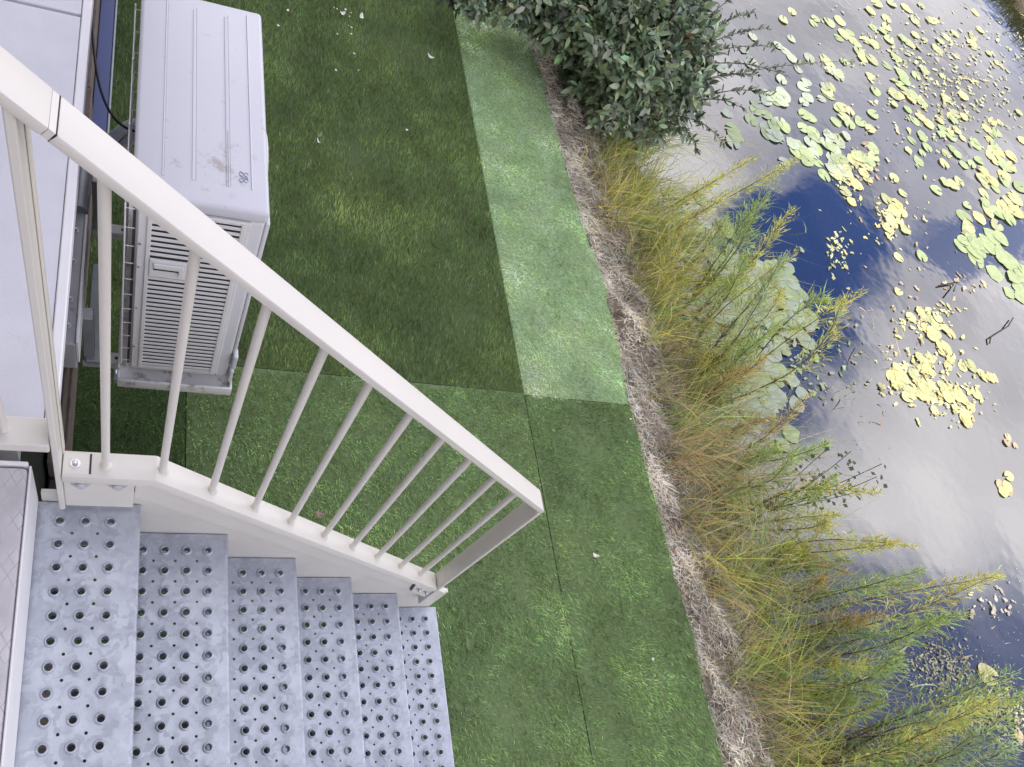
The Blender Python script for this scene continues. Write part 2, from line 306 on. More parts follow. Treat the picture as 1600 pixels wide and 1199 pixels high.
LEAF_F = np.array([[0, 1, 2], [0, 2, 3], [1, 4, 2], [2, 4, 3]])
def leaves(P, D, N, L, W, fold=.15):
    """folded oval leaves: stalk end P, pointing D, face normal about N"""
    S = unit(np.cross(D, N)); N2 = unit(np.cross(S, D)); l1 = L[:, None]; w = (W / 2)[:, None]
    mid = P + D * l1 * .5
    V = np.stack([P, mid - D * l1 * .05 + S * w + N2 * w * fold, mid, mid - D * l1 * .05 - S * w + N2 * w * fold, P + D * l1 - N2 * l1 * .06], 1)
    return V, LEAF_F
OVAL_F = np.array([[0, 1, 2], [0, 2, 3], [2, 1, 4], [2, 4, 5], [2, 5, 6], [2, 6, 3], [5, 4, 7], [6, 5, 7]])
def oval(P, D, N, L, W, fold=.15):
    S = unit(np.cross(D, N)); N2 = unit(np.cross(S, D)); l1 = L[:, None]; w = (W / 2)[:, None]; up = N2 * w * fold
    V = np.stack([P, P + D * l1 * .3 + S * w * .92 + up, P + D * l1 * .4, P + D * l1 * .3 - S * w * .92 + up, P + D * l1 * .7 + S * w * .85 + up - N2 * l1 * .03, P + D * l1 * .7 - N2 * l1 * .03, P + D * l1 * .7 - S * w * .85 + up - N2 * l1 * .03, P + D * l1 - N2 * l1 * .10], 1)
    return V, OVAL_F
def colr(base, k, v=.2, hue=.08):
    b_ = np.array(base)[None] * (1 + rng.normal(0, v, (k, 1))); return np.clip(b_ * (1 + rng.normal(0, hue, (k, 3))), .003, 1)

# ------------------------------------------------------------------ ground, bank, pond
ZW = -.45; EX = 2.785
def edge_x(y): return np.interp(y, [-1, 0, .66, 1.3, 2.02, 2.87, 3.52, 4.63, 5.05, 7.4], [2.785, 2.78, 2.796, 2.772, 2.757, 2.795, 2.725, 2.69, 2.655, 2.62]) + .006 * np.sin(np.asarray(y) * 11) + .004 * np.sin(np.asarray(y) * 29)
def bank_z(x, y):
    w = .03 * math.sin(y * 3.1) + .025 * math.sin(y * 7.3 + 1) + .015 * math.sin(y * 17 + x * 9)
    pr = [(-80, -.03), (EX - .2, -.03), (EX + .03, -.045), (EX + .28, -.07), (EX + .5, -.18), (EX + .8, -.38), (EX + 1.05, -.5), (EX + 1.6, -.75), (EX + 2.4, -1.0), (9.9, -1.0), (10.9, -.62), (11.35, -.45), (11.9, -.1), (13.4, .1), (300, .4)]
    for (a, za), (b_, zb) in zip(pr, pr[1:]):
        if a <= x <= b_:
            z = za + (zb - za) * (x - a) / (b_ - a); break
    k = 1 if EX + .05 < x < 12 else 0
    return z + k * w + (k * .02 * math.sin(x * 23 + y * 11))
xs = [-80, -20, -6, -2, 0, 2, 2.6, EX - .01] + [EX + .03 + .06 * i for i in range(26)] + [4.6 + .5 * i for i in range(9)] + [9.0 + .2 * i for i in range(15)] + [12.4, 12.8, 13.4, 16, 30, 90, 300]
ys = [-300, -90, -30, -10, -4] + [-2 + .07 * i for i in range(150)] + [9 + .4 * i for i in range(16)] + [17, 25, 60, 150, 400]
bm = bmesh.new(); G = [[bm.verts.new((x, y, bank_z(x, y))) for y in ys] for x in xs]
for i in range(len(xs) - 1):
    for j in range(len(ys) - 1): bm.faces.new([G[i][j], G[i + 1][j], G[i + 1][j + 1], G[i][j + 1]])
me = bpy.data.meshes.new('ground'); bm.to_mesh(me); bm.free(); me.materials.append(SOIL); me.polygons.foreach_set('use_smooth', [True] * len(me.polygons))
ground = link(bpy.data.objects.new('ground', me)); tag(ground, kind='structure')
bm = bmesh.new(); bm.faces.new([bm.verts.new(p) for p in ((3.3, -300, ZW), (12.2, -300, ZW), (12.2, 400, ZW), (3.3, 400, ZW))])
me = bpy.data.meshes.new('water'); bm.to_mesh(me); bm.free(); me.materials.append(WATER); tag(link(bpy.data.objects.new('water', me)), kind='structure')

# turf strips: each roll of artificial grass is a backing sheet with its own pile
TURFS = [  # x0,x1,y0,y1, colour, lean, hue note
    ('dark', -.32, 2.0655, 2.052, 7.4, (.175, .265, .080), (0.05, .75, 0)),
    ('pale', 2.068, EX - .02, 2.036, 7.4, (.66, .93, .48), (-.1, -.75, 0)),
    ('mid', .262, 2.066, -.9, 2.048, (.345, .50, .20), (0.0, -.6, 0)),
    ('shade', -.32, .256, -.9, 2.048, (.155, .26, .080), (.1, -.5, 0)),  # darker roll; the shadow beside the wall is also put into its colour
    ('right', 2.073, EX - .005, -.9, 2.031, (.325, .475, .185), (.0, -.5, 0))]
def gnoise(X, Y, cell):
    g = rng.normal(size=(int(10 / cell) + 4, int(12 / cell) + 4)); fx = (X + 1.5) / cell; fy = (Y + 1.5) / cell; i = fx.astype(int); j = fy.astype(int); a = fx - i; b_ = fy - j; a = a * a * (3 - 2 * a); b_ = b_ * b_ * (3 - 2 * b_)
    return g[i, j] * (1 - a) * (1 - b_) + g[i + 1, j] * a * (1 - b_) + g[i, j + 1] * (1 - a) * b_ + g[i + 1, j + 1] * a * b_
for nm, x0, x1, y0, y1, c, lean in TURFS:
    yy = [y0 + (y1 - y0) * i / 60 for i in range(61)]; xr = [float(edge_x(y)) - .004 for y in yy] if x1 > 2.5 else [x1] * 61
    ring_ = [(x0, y0)] + list(zip(xr, yy)) + [(x0, y1)]
    if nm == 'shade': ring_ = [(x0, .70), (x1, .70), (x1, y1), (x0, y1)]
    if nm == 'mid': ring_ = [(x0, .70), (1.12, .70), (1.12, y0), (x1, y0), (x1, y1), (x0, y1)]
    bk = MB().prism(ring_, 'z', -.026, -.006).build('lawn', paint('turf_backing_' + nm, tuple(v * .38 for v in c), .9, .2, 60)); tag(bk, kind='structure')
    yv0, yv1 = max(y0, -.35), min(y1, 6.3); A = (x1 - x0) * (yv1 - yv0); k = int(A * 15500)
    P = np.stack([rng.uniform(x0, x1, k), rng.uniform(yv0, yv1, k), np.full(k, -.006)], 1)
    if x1 > 2.5: P[:, 0] = x0 + (P[:, 0] - x0) * (edge_x(P[:, 1]) + .004 - x0) / (x1 - x0)
    # trodden and brushed patches: the pile lies differently
    ph = np.sin(P[:, 0] * 5.1 + 1.3 * np.sin(P[:, 1] * 3.7)) * np.sin(P[:, 1] * 4.3 + 1.7 * np.sin(P[:, 0] * 2.9 + 1)) + .6 * np.sin(P[:, 0] * 13 + P[:, 1] * 5) * np.sin(P[:, 1] * 11 - P[:, 0] * 4)
    ln_ = np.array(lean)[None] * (1 + .35 * ph[:, None]) + rng.normal(0, .33, (k, 3)) * [1, 1, 0]
    D = unit(ln_ * .7 + [0, 0, 1]); bend = ln_ * .7 + [0, 0, -.12]
    if nm == 'right': P[:, 0] += (.012 * np.sin(P[:, 1] * 5.7) + .007 * np.sin(P[:, 1] * 13)) * np.clip(1 - (P[:, 0] - x0) / .3, 0, 1)
    if nm == 'mid': P[:, 1] += (.010 * np.sin(P[:, 0] * 7.7) + .006 * np.sin(P[:, 0] * 19)) * np.clip(1 - (y1 - P[:, 1]) / .25, 0, 1)
    if nm == 'pale': P[:, 1] -= .04 * np.clip((P[:, 0] - x0) / (x1 - x0), 0, 1) * np.clip(1 - (P[:, 1] - y0) / .3, 0, 1)
    part = np.zeros(k)                    # places where the pile is parted and shows its dark base
    for (wx, wy, wr, wl_) in ((2.22, 1.15, .10, .22), (2.14, .62, .035, .30), (2.55, 1.3, .10, .16), (2.2, .25, .05, .25), (1.65, .35, .14, .2), (1.85, .95, .06, .12), (.35, 1.3, .10, .3), (1.75, 2.5, .16, .2), (1.2, 3.6, .2, .2), (1.7, 4.6, .3, .25), (2.4, 1.75, .12, .2)):
        part = np.maximum(part, np.exp(-((P[:, 0] - wx - .02 * np.sin(P[:, 1] * 23)) / wr) ** 2 - ((P[:, 1] - wy) / wl_) ** 2))
    keepb = rng.random(k) > part * .78; D[:, :2] *= (1 - .6 * part[:, None]); D = unit(D); bend[:, 2] += part * .4
    n1, n2_, n3_ = gnoise(P[:, 0], P[:, 1] * .6, .022), gnoise(P[:, 0], P[:, 1], .09), gnoise(P[:, 0], P[:, 1], .33); big_ = .9 if nm in ('mid', 'right', 'shade') else .55
    D = unit(D + np.stack([n1 * .22, n2_ * .2, 0 * n1], 1)); keepb &= (n1 > -1.6) & ~((P[:, 0] < 1.12) & (P[:, 1] < .70))
    ph = ph * .6 + n3_ * 1.0 + n2_ * .45 + n1 * big_
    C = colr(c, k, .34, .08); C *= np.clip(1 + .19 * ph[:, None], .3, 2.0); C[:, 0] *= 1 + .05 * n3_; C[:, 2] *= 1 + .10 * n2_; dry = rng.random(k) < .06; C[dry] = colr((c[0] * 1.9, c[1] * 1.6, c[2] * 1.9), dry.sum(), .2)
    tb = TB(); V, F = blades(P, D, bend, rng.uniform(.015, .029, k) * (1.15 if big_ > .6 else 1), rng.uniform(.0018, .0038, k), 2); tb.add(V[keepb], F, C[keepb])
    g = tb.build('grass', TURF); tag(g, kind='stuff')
    g['label'] = {'dark': 'dark green artificial grass pile beside the outdoor unit', 'pale': 'pale green artificial grass pile of the strip along the bank', 'mid': 'mid green artificial grass pile seen through the stair balusters', 'shade': 'darkest artificial grass pile, coloured for the shadow between the wall and the stair', 'right': 'green artificial grass pile of the strip right of the stair foot'}[nm]; g['category'] = 'grass'
tag(MB().box(-.19, 1.10, -.85, .695, -.028, -.008).build('stair_shade_sheet', RUBBER), kind='structure')      # dark sheet added in place of deep shade below the tread holes
# black edging showing below the turf edge
ed = MB()
for j in range(28):
    y = -.9 + j * .3; dx = float(edge_x(y + .15)) - EX + random.uniform(-.004, .004)
    ed.box(EX - .004 + dx, EX + .004 + dx, y, y + .297, -.08, -.012 + random.uniform(-.01, .004))
tag(ed.build('lawn_edging', RUBBER), 'thin black edging strip along the lawn edge above the bank', 'edging')
def gz(X, Y): return np.array([bank_z(float(a), float(b_)) for a, b_ in zip(X, Y)])
# dry thatch on the bank
k = 30000; Y = rng.uniform(-.5, 6.8, k); X = edge_x(Y) + .004 + np.abs(rng.beta(1.15, 2.9, k)) * .72; P = np.stack([X, Y, gz(X, Y) + rng.uniform(.0, .02, k)], 1)
ang = rng.normal(-1.45, 1.0, k); D = unit(np.stack([np.cos(ang), np.sin(ang), rng.uniform(-.15, .45, k)], 1)); f_ = np.clip((X - EX) / .6, 0, 1)[:, None]
C = colr((.86, .77, .62), k, .35, .05) * (1 - f_ * .45) * (1 + .3 * (np.sin(Y * 9 + X * 13) * np.sin(Y * 4.1 - X * 17)))[:, None] ; tb = TB(); V, F = blades(P, D, rng.normal(0, .25, (k, 3)), rng.uniform(.02, .085, k), rng.uniform(.002, .0055, k), 2); tb.add(V, F, C)
th = tb.build('dry_thatch', STRAW); tag(th, 'matted pale dry grass stems lying on the bank beside the lawn', 'dry grass', kind='stuff')
# low green growth further down the bank
k = 10000; X = EX + rng.beta(2.2, 2.0, k) * 1.05 + .10; Y = rng.uniform(-.5, 6.2, k); keep = np.sin(Y * 5.3) + np.sin(Y * 2.1 + 2) + rng.normal(0, .8, k) > -.4; X, Y = X[keep], Y[keep]; k = len(X)
P = np.stack([X, Y, gz(X, Y)], 1); D = unit(rng.normal(0, .45, (k, 3)) + [.25, -.1, 1]); C = colr((.28, .30, .12), k, .5, .12); dr = rng.random(k) < .3; C[dr] = colr((.50, .40, .26), dr.sum(), .25)
tb = TB(); V, F = blades(P, D, rng.normal(0, .3, (k, 3)) + [.15, 0, -.1], rng.uniform(.06, .19, k), rng.uniform(.002, .005, k), 2); tb.add(V, F, C)
tag(tb.build('bank_growth', VEG), 'low olive green growth on the lower bank under the tall plants', 'ground cover', kind='stuff')
# far bank grass
k = 9000; X = rng.uniform(11.6, 13.3, k); Y = rng.uniform(6, 13, k); P = np.stack([X, Y, gz(X, Y)], 1); D = unit(rng.normal(0, .4, (k, 3)) + [-.2, 0, 1]); tb = TB(); V, F = blades(P, D, rng.normal(0, .3, (k, 3)), rng.uniform(.10, .25, k), rng.uniform(.01, .02, k), 2); tb.add(V, F, colr((.14, .15, .05), k, .3))
tag(tb.build('far_bank_grass', VEG), 'olive grass on the far bank at the top right corner', 'grass', kind='stuff')

# ------------------------------------------------------------------ house, gallery, landing
hs = empty('house', (-1.3, 2, 0), 'brown rendered house behind the landing that shades the lawn', 'house')
MB((-1.3, 2, 0)).box(-7, -1.3, -9, 16, -.02, 6.13).build('wall', RENDER, hs, loc=(0, 0, 0))
MB((-1.3, 2, 0)).prism([(-7.4, 6.14), (-1.0, 6.14), (-1.0, 6.28), (-4.2, 6.7), (-7.4, 6.28)], 'y', -9.3, 16.3).build('roof', ROOFM, hs, loc=(0, 0, 0))
for (ya, yb, za, zb, nm) in ((-.4, .5, 1.50, 3.6, 'door'), (1.6, 3.0, 2.4, 3.5, 'window'), (4.2, 5.6, 2.4, 3.5, 'window')):
    q = MB((-1.3, 2, 0)); q.box(-1.303, -1.25, ya, ya + .07, za, zb).box(-1.303, -1.25, yb - .07, yb, za, zb).box(-1.303, -1.25, ya + .07, yb - .07, zb - .07, zb).box(-1.303, -1.25, ya + .07, yb - .07, za, za + .07)
    d_ = q.build(nm, FRAME, hs, loc=(0, 0, 0)); MB((-1.3, 2, 0)).box(-1.302, -1.28, ya + .07, yb - .07, za + .07, zb - .07).build('panel' if nm == 'door' else 'pane', LGREY if nm == 'door' else BLUEF, d_, loc=(0, 0, 0))
# gallery: fibre cement floor panels with a white trim, running along the house beyond the landing
GX = -.150; GZ = 1.506
gal = empty('gallery', (-.7, 1.2, GZ), 'pale grey panelled gallery floor with white edge trim beside the outdoor unit', 'walkway')
g0 = gal.location
ycuts = [.86, 2.26, 3.66, 5.06, 6.4, 7.4]
for a, b_ in zip(ycuts, ycuts[1:]): MB(g0).box(-1.3, GX - .028, a, b_ - .012, GZ - .02, GZ, .002).build('panel', FIBRE, gal, loc=(0, 0, 0))
MB(g0).box(GX - .026, GX, .86, 7.39, GZ - .05, GZ + .003, .003).build('edge_trim', EDGE, gal, loc=(0, 0, 0))
MB(g0).box(-1.3, GX - .09, .86, 7.39, GZ - .17, GZ - .024).build('subframe', LGREY, gal, loc=(0, 0, 0))
# landing
LZ = 1.481
ld = empty('landing', (-.7, .2, LZ), 'worn grey landing slab with diamond antislip relief at the stair head', 'landing')
MB(ld.location).box(-1.3, -.203, -.75, .785, LZ - .16, LZ, .012, 2).build('slab', SLIP, ld, smooth=True, loc=(0, 0, 0))
MB(ld.location).box(-.202, -.197, -.75, .79, LZ - .20, LZ - .004, .002, 2).build('side_trim', EDGE, ld, loc=(0, 0, 0))
MB(ld.location).box(-1.3, -.204, .787, .797, LZ - .2, LZ + .003, .002).build('back_trim', EDGE, ld, loc=(0, 0, 0))
for x in (-1.1, -.35):
    for y in (-.6, .6): MB(ld.location).box(x - .04, x + .04, y - .04, y + .04, -.03, LZ - .165).build('leg', GREYM, ld, loc=(0, 0, 0))
# plinth under the gallery
pl = empty('plinth', (-.3, 3, 0), 'dark weathered timber plinth wall under the gallery beside the lawn', 'plinth')
for i, (a, b_) in enumerate([(1.20 + .0, 2.05), (2.053, 3.0), (3.003, 4.2), (4.203, 5.5), (5.503, 7.2)]):
    for z in range(4): MB(pl.location).box(-.255 + .004 * ((i + z) % 2), -.212 + .006 * ((i * 2 + z) % 3), a, b_, .02 + z * .15, .165 + z * .15, .003).build('plank', WOOD, pl, loc=(0, 0, 0))
MB(pl.location).box(-.30, -.262, .9, 7.2, -.02, 1.33).build('backing', BLACK, pl, loc=(0, 0, 0))
MB(pl.location).box(-.25, -.195, .85, 1.19, -.02, .5, .004).build('footing', RUBBER, pl, loc=(0, 0, 0))
bt = empty('bench_panel', (-.2, 3.3, .3), 'flat blue grey panel lying at the wall foot behind the outdoor unit', 'panel')
MB(bt.location).box(-.208, -.140, 2.75, 4.32, .36, .40, .003).build('sheet', BLUEF, bt, loc=(0, 0, 0))
MB(bt.location).box(-.139, -.131, 2.75, 4.32, .35, .404, .002).build('rim', GREYM, bt, loc=(0, 0, 0))
bx = empty('meter_box', (-.18, 4.7, .3), 'light grey ribbed box at the wall foot beyond the blue grey panel', 'box')
MB(bx.location).box(-.208, -.135, 4.34, 5.2, .28, .42, .005).build('body', LGREY, bx, loc=(0, 0, 0))
for i in range(3): MB(bx.location).box(-.200 + .022 * i, -.192 + .022 * i, 4.36, 5.18, .42, .426).build('rib', GREYM, bx, loc=(0, 0, 0))
tp = MB(); tp.lathe([(.0, .0), (.05, .0), (.055, .02), (.04, .06), (.012, .07), (0, .075)], (-.085, 4.55, .35)); tp.tube([(-.20, 4.6, .38), (-.14, 4.57, .40), (-.09, 4.55, .40)], .014)
tag(tp.build('wall_tap', BLACK, smooth=True), 'small black tap fitting on the light grey box at the top edge', 'tap')

# ------------------------------------------------------------------ staircase
GO, RI, NX, TZ = .25, .2116, .043, 1.2695
st = empty('staircase', (.7, .3, 0), 'galvanised perforated steel staircase with cream stringers down to the lawn', 'staircase'); so = st.location
HB, HS = .0082, .0040
hx = .0595 / 2; hy = .03
SY = [.736 - .06 * i for i in range(16)]
def tread_mesh(skip=0, ox=0.):
    """plate with real round holes; nosing edge at x=0, plate runs to x=-.285"""
    bm = bmesh.new(); cols = None
    def vert(cache, x, y, z=0.):
        kx = (round(x, 5), round(y, 5), round(z, 5))
        if kx not in cache: cache[kx] = bm.verts.new((x, y, z))
        return cache[kx]
    ca = {}
    xcent = [-.055 - ox - hx * i for i in range(-1, 8)]           # centres of half-pitch cells, odd index = small holes
    yc = [.736 - hy * j for j in range(-1, 32)]
    xe = [xcent[0] + hx / 2] + [x - hx / 2 for x in xcent]; ye = [yc[0] + hy / 2] + [y - hy / 2 for y in yc]
    big = []
    for i, x in enumerate(xcent):
        for j, y in enumerate(yc):
            q = [vert(ca, xe[i], ye[j]), vert(ca, xe[i], ye[j + 1]), vert(ca, xe[i + 1], ye[j + 1]), vert(ca, xe[i + 1], ye[j])]
            ib, jb = i - 1, j - 1; r_ = 0
            if 0 <= ib <= 6 - skip and 0 <= jb <= 30:
                if ib % 2 == 0 and jb % 2 == 0: r_ = .0118; big.append((x, y))
                elif ib % 2 == 1 and jb % 2 == 1: r_ = HS
            if not r_: bm.faces.new(q); continue
            n_ = 12; ring = [bm.verts.new((x + r_ * math.cos(2 * math.pi * (k + .5) / n_ + math.pi / 4 - math.pi / n_ ), y + r_ * math.sin(2 * math.pi * (k + .5) / n_ + math.pi / 4 - math.pi / n_), 0)) for k in range(n_)]
            cor = [vert(ca, xe[i], ye[j]), vert(ca, xe[i + 1], ye[j]), vert(ca, xe[i + 1], ye[j + 1]), vert(ca, xe[i], ye[j + 1])]
            for c_ in range(4):                 # corner at 45deg + 90 c
                b0 = c_ * 3
                bm.faces.new([cor[c_], ring[b0], ring[(b0 + 1) % 12]]) ; bm.faces.new([cor[c_], ring[(b0 - 1) % 12], ring[b0]])
                bm.faces.new([cor[c_], ring[(b0 + 1) % 12], ring[(b0 + 2) % 12], cor[(c_ + 1) % 4]])
            if r_ == HS:
                dn = [bm.verts.new((v.co.x, v.co.y, -.012)) for v in ring]
                for k in range(n_): bm.faces.new([ring[k], ring[(k + 1) % n_], dn[(k + 1) % n_], dn[k]])
    # margins
    X0, X1, Y0, Y1 = 0.0, -.285, .788, -.23
    a = [vert(ca, xe[0], y) for y in ye]; N0 = bm.verts.new((X0 - .003, Y0, 0)); N1 = bm.verts.new((X0 - .003, Y1, 0)); B0 = bm.verts.new((X1, Y0, 0)); B1 = bm.verts.new((X1, Y1, 0))
    bb = [vert(ca, xe[-1], y) for y in ye]; top = [vert(ca, x, ye[0]) for x in xe]; bot = [vert(ca, x, ye[-1]) for x in xe]
    bm.faces.new([N0] + a + [N1]); bm.faces.new([B1] + bb[::-1] + [B0]); bm.faces.new([B0] + top[::-1] + [N0]); bm.faces.new([N1] + bot + [B1])
    # rolled nosing and skirts
    for pa, pb, dx, dy in ((N0, N1, 1, 0), (B0, B1, -1, 0)):
        prev = (pa, pb)
        for ox, oz in ((.0045, -.0018), (.0065, -.0060), (.0065, -.042)):
            cur = (bm.verts.new(pa.co + Vector((ox * dx, 0, oz))), bm.verts.new(pb.co + Vector((ox * dx, 0, oz)))); bm.faces.new([prev[0], prev[1], cur[1], cur[0]]); prev = cur
        lip = (bm.verts.new(prev[0].co + Vector((-.018 * dx, 0, -.001))), bm.verts.new(prev[1].co + Vector((-.018 * dx, 0, -.001)))); bm.faces.new([prev[0], prev[1], lip[1], lip[0]])
    for pa, pb in ((N0, B0), (N1, B1)):
        c0 = bm.verts.new(pa.co + Vector((0, 0, -.04))); c1 = bm.verts.new(pb.co + Vector((0, 0, -.04))); bm.faces.new([pa, pb, c1, c0])
    bmesh.ops.triangulate(bm, faces=[f for f in bm.faces if len(f.verts) > 4]); bmesh.ops.recalc_face_normals(bm, faces=bm.faces)
    me = bpy.data.meshes.new('tread'); bm.to_mesh(me); bm.free(); me.materials.append(GALV)
    if sum(p.normal.z * p.area for p in me.polygons) < 0: me.flip_normals()
    return me, big
TM, BIG = tread_mesh()
TM1, BIG1 = tread_mesh(2, .014)
q = MB(); q.lathe([(.0152, -.001), (.0147, .0030), (.0128, .0078), (.0108, .0090), (.0092, .0074), (.0083, -.022)], (0, 0, 0), n_=16)
SM = q.build('stud', GALV, smooth=True); stud_me = SM.data; bpy.data.objects.remove(SM)
def stud_joined(pts):
    bm = bmesh.new()
    for p in pts:
        bm2 = bmesh.new(); bm2.from_mesh(stud_me)
        bmesh.ops.translate(bm2, verts=bm2.verts, vec=(p[0], p[1], 0)); t_ = bpy.data.meshes.new('t'); bm2.to_mesh(t_); bm2.free(); bm.from_mesh(t_); bpy.data.meshes.remove(t_)
    me = bpy.data.meshes.new('studs'); bm.to_mesh(me); bm.free(); me.materials.append(GALV); me.polygons.foreach_set('use_smooth', [True] * len(me.polygons)); return me
nst = 0
for k_ in range(6):
    BG = BIG1 if k_ == 0 else BIG; t_ = bpy.data.objects.new('tread', TM1 if k_ == 0 else TM); t_.location = Vector((NX + GO * k_, 0, TZ - RI * k_)) - so; link(t_, st)
    vis = [p for p in BG if p[1] > .13 and (p[0] > -.245)]; rest = [p for p in BG if p not in vis]
    if k_ < 6:
        single = [p for p in vis if p[0] > (-.245 if k_ < 2 else -.20)]
        if nst + len(single) > 300: rest = vis + rest; single = []
        else: rest = rest + [p for p in vis if p not in single]
        for p in single: s_ = bpy.data.objects.new('stud', stud_me); s_.location = (p[0], p[1], 0); link(s_, t_); nst += 1
    if rest: s_ = link(bpy.data.objects.new('studs', stud_joined(rest)), t_); s_['kind'] = 'stuff'
def zs(x, off=0.): return 1.497 - (x - .072) * .845 + off       # top line of the sloped bottom rail
# stringers: web plate plus a prouder upper band
for side, (ya, yb, yc_) in enumerate(((.791, .806, .772), (-.247, -.232, -.215))):
    xa, xb = -.19, 1.262
    web = MB(so).prism([(xa, 1.31), (.03, 1.31), (.06, zs(.06, -.14)), (xb, zs(xb, -.06)), (xb, .0), (1.10, .0), (.0, .93), (xa, .93)], 'y', ya, yb, .001)
    web.build('stringer', CREAM, st, loc=(0, 0, 0))
    y0_, y1_ = (yc_, ya - .002) if side == 0 else (yb + .002, yc_)
    MB(so).prism([(.028, 1.462), (.074, 1.445), (1.175, zs(1.175, -.035)), (1.225, zs(1.225, -.04)), (1.225, zs(1.225, -.125)), (.028, zs(.028, -.175))], 'y', y0_, y1_, .0015).build('stringer_flange', CREAM, st, loc=(0, 0, 0))

# ------------------------------------------------------------------ stair railing
sr = empty('stair_railing', (.5, .79, 0), 'cream painted sloping stair railing with round balusters beside the perforated steps', 'railing'); ro = sr.location
RY0, RY1 = .757, .823
def zr(x): return 2.3993 - .8648 * x                     # top of handrail
MB(ro).prism([(-.0895, zr(-.0895)), (1.155, zr(1.155)), (1.164, zr(1.164) - .003), (1.160, zr(1.160) - .0240), (-.1020, zr(-.1020) - .0240)], 'y', RY0, RY1, .0035).build('handrail', CREAM, sr, smooth=True, loc=(0, 0, 0))
MB(ro).prism([(-.132, zs(.07) + .0), (.072, 1.497), (1.1475, zs(1.1475)), (1.1475, zs(1.1475) - .034), (.067, 1.463), (-.132, 1.463)], 'y', RY0, RY1, .0035).build('bottom_rail', CREAM, sr, smooth=True, loc=(0, 0, 0))
bxs = [-.040, .087, .214, .340, .459, .586, .703, .819, .937, 1.047]
for x in bxs:
    zb = (1.497 if x < .072 else zs(x)) - .006; q = MB((x, .79, zb)); q.tube([(x, .79, zb), (x, .79, zr(x) - .020)], .0092, 14)
    q.lathe([(.0145, -.004), (.0125, .006), (.0094, .010)], (x, .79, zb + .006), n_=14); q.build('baluster', CREAM, sr, smooth=True, loc=Vector((x, .79, zb)) - ro)
MB(ro).box(1.1490, 1.1610, RY0, RY1, zs(1.16) - .20, zr(1.168) - .018, .002).build('end_post', CREAM, sr, loc=(0, 0, 0))
# top post (flat bar with a welded strip) and base plate with bolts
MB(ro).box(-.147, -.1335, .762, .828, 1.285, zr(-.14) - .022, .002).build('post', CREAM, sr, loc=(0, 0, 0))
MB(ro).box(-.133, -.129, .812, .832, 1.50, zr(-.14) - .022, .001).build('post_strip', CREAM, sr, loc=(0, 0, 0))
fp = MB(ro).box(-.1325, .026, .773, .781, 1.286, 1.461, .0015).build('fixing_plate', CREAM, sr, loc=(0, 0, 0))
def bolt(parent, c, axis, r_=.013, mat=STEEL, base=None):
    q = MB(base or ro); rr_ = [(0, .002), (r_ * 1.6, .002), (r_ * 1.6, .0035), (r_ * .95, .0036)] ; sgn = -1 if axis == 'y' else 1
    prof = [(a, h_ * sgn) for a, h_ in ((r_ * 1.75, 0), (r_ * 1.75, .0025), (r_ * .95, .0026), (r_ * .95, .010), (r_ * .7, .0125), (.0001, .013))]
    q.lathe(prof, c, axis, 12); q.build('bolt', mat, parent, smooth=True, loc=(0, 0, 0))
for x in (-.094, -.012): bolt(sr, (x, .773, 1.430), 'y', .0125, BRACK)
cut = MB(ro).box(-.131, -.0745, .764, .8165, 1.4965, 1.4992, .001).build('seat_plate', CREAM, sr, loc=(0, 0, 0))
MB(ro).box(-.0745, -.0705, .766, .8165, 1.4962, 1.4995).build('slot', BLACK, sr, loc=(0, 0, 0))
bolt(sr, (-.105, .79, 1.4992), 'z', .0065)
MB(ro).prism([(1.045, zs(1.045) - .036), (1.1485, zs(1.161) - .036), (1.1485, zs(1.161) - .125), (1.058, zs(1.058) - .125)], 'y', .764, .7715, .001).build('end_bracket', CREAM, sr, loc=(0, 0, 0))
MB(ro).prism([(1.036, zs(1.036) - .036), (1.0445, zs(1.0445) - .036), (1.0565, zs(1.0565) - .123), (1.050, zs(1.05) - .120)], 'y', .766, .7713).build('bracket_gap', BLACK, sr, loc=(0, 0, 0))
for x in (1.078, 1.122): bolt(sr, (x, .764, zs(x) - .072), 'y', .0065)
# landing railing above it: thicker sleeve, bottom rail to the left, one baluster
lr = empty('landing_railing', (-.5, .79, 0), 'thicker cream upper railing with a sleeve joint above the stair post', 'railing'); lo = lr.location
MB(lo).prism([(-.0975, zr(-.0975)), (-.1095, zr(-.1095) - .0240), (-.70, zr(-.70) - .0240), (-.70, zr(-.70))], 'y', RY0, RY1, .0035).build('handrail', CREAM, lr, smooth=True, loc=(0, 0, 0))
MB(lo).prism([(-.0912, zr(-.0912) - .0015), (-.1010, zr(-.1010) - .0225), (-.1080, zr(-.1080) - .0225), (-.0985, zr(-.0985) - .0015)], 'y', RY0 + .0015, RY1 - .0015, .0005).build('joint_sleeve', CREAM, lr, loc=(0, 0, 0))
MB(lo).prism([(-.0899, zr(-.0899) - .0022), (-.1008, zr(-.1008) - .0232), (-.1004, zr(-.1004) - .0232), (-.0911, zr(-.0911) - .0014)], 'y', RY0 + .0008, RY1 - .0008).build('joint_gap', BLACK, lr, loc=(0, 0, 0))
MB(lo).box(-1.25, -.1490, .757, .823, 1.617, 1.650, .003).build('bottom_rail', CREAM, lr, loc=(0, 0, 0))
for x in (-.236, -.358, -.48, -.60):
    q = MB((x, .79, 1.65)); q.tube([(x, .79, 1.646), (x, .79, zr(x) - .02)], .0092, 14); q.build('baluster', CREAM, lr, smooth=True, loc=Vector((x, .79, 1.65)) - lo)

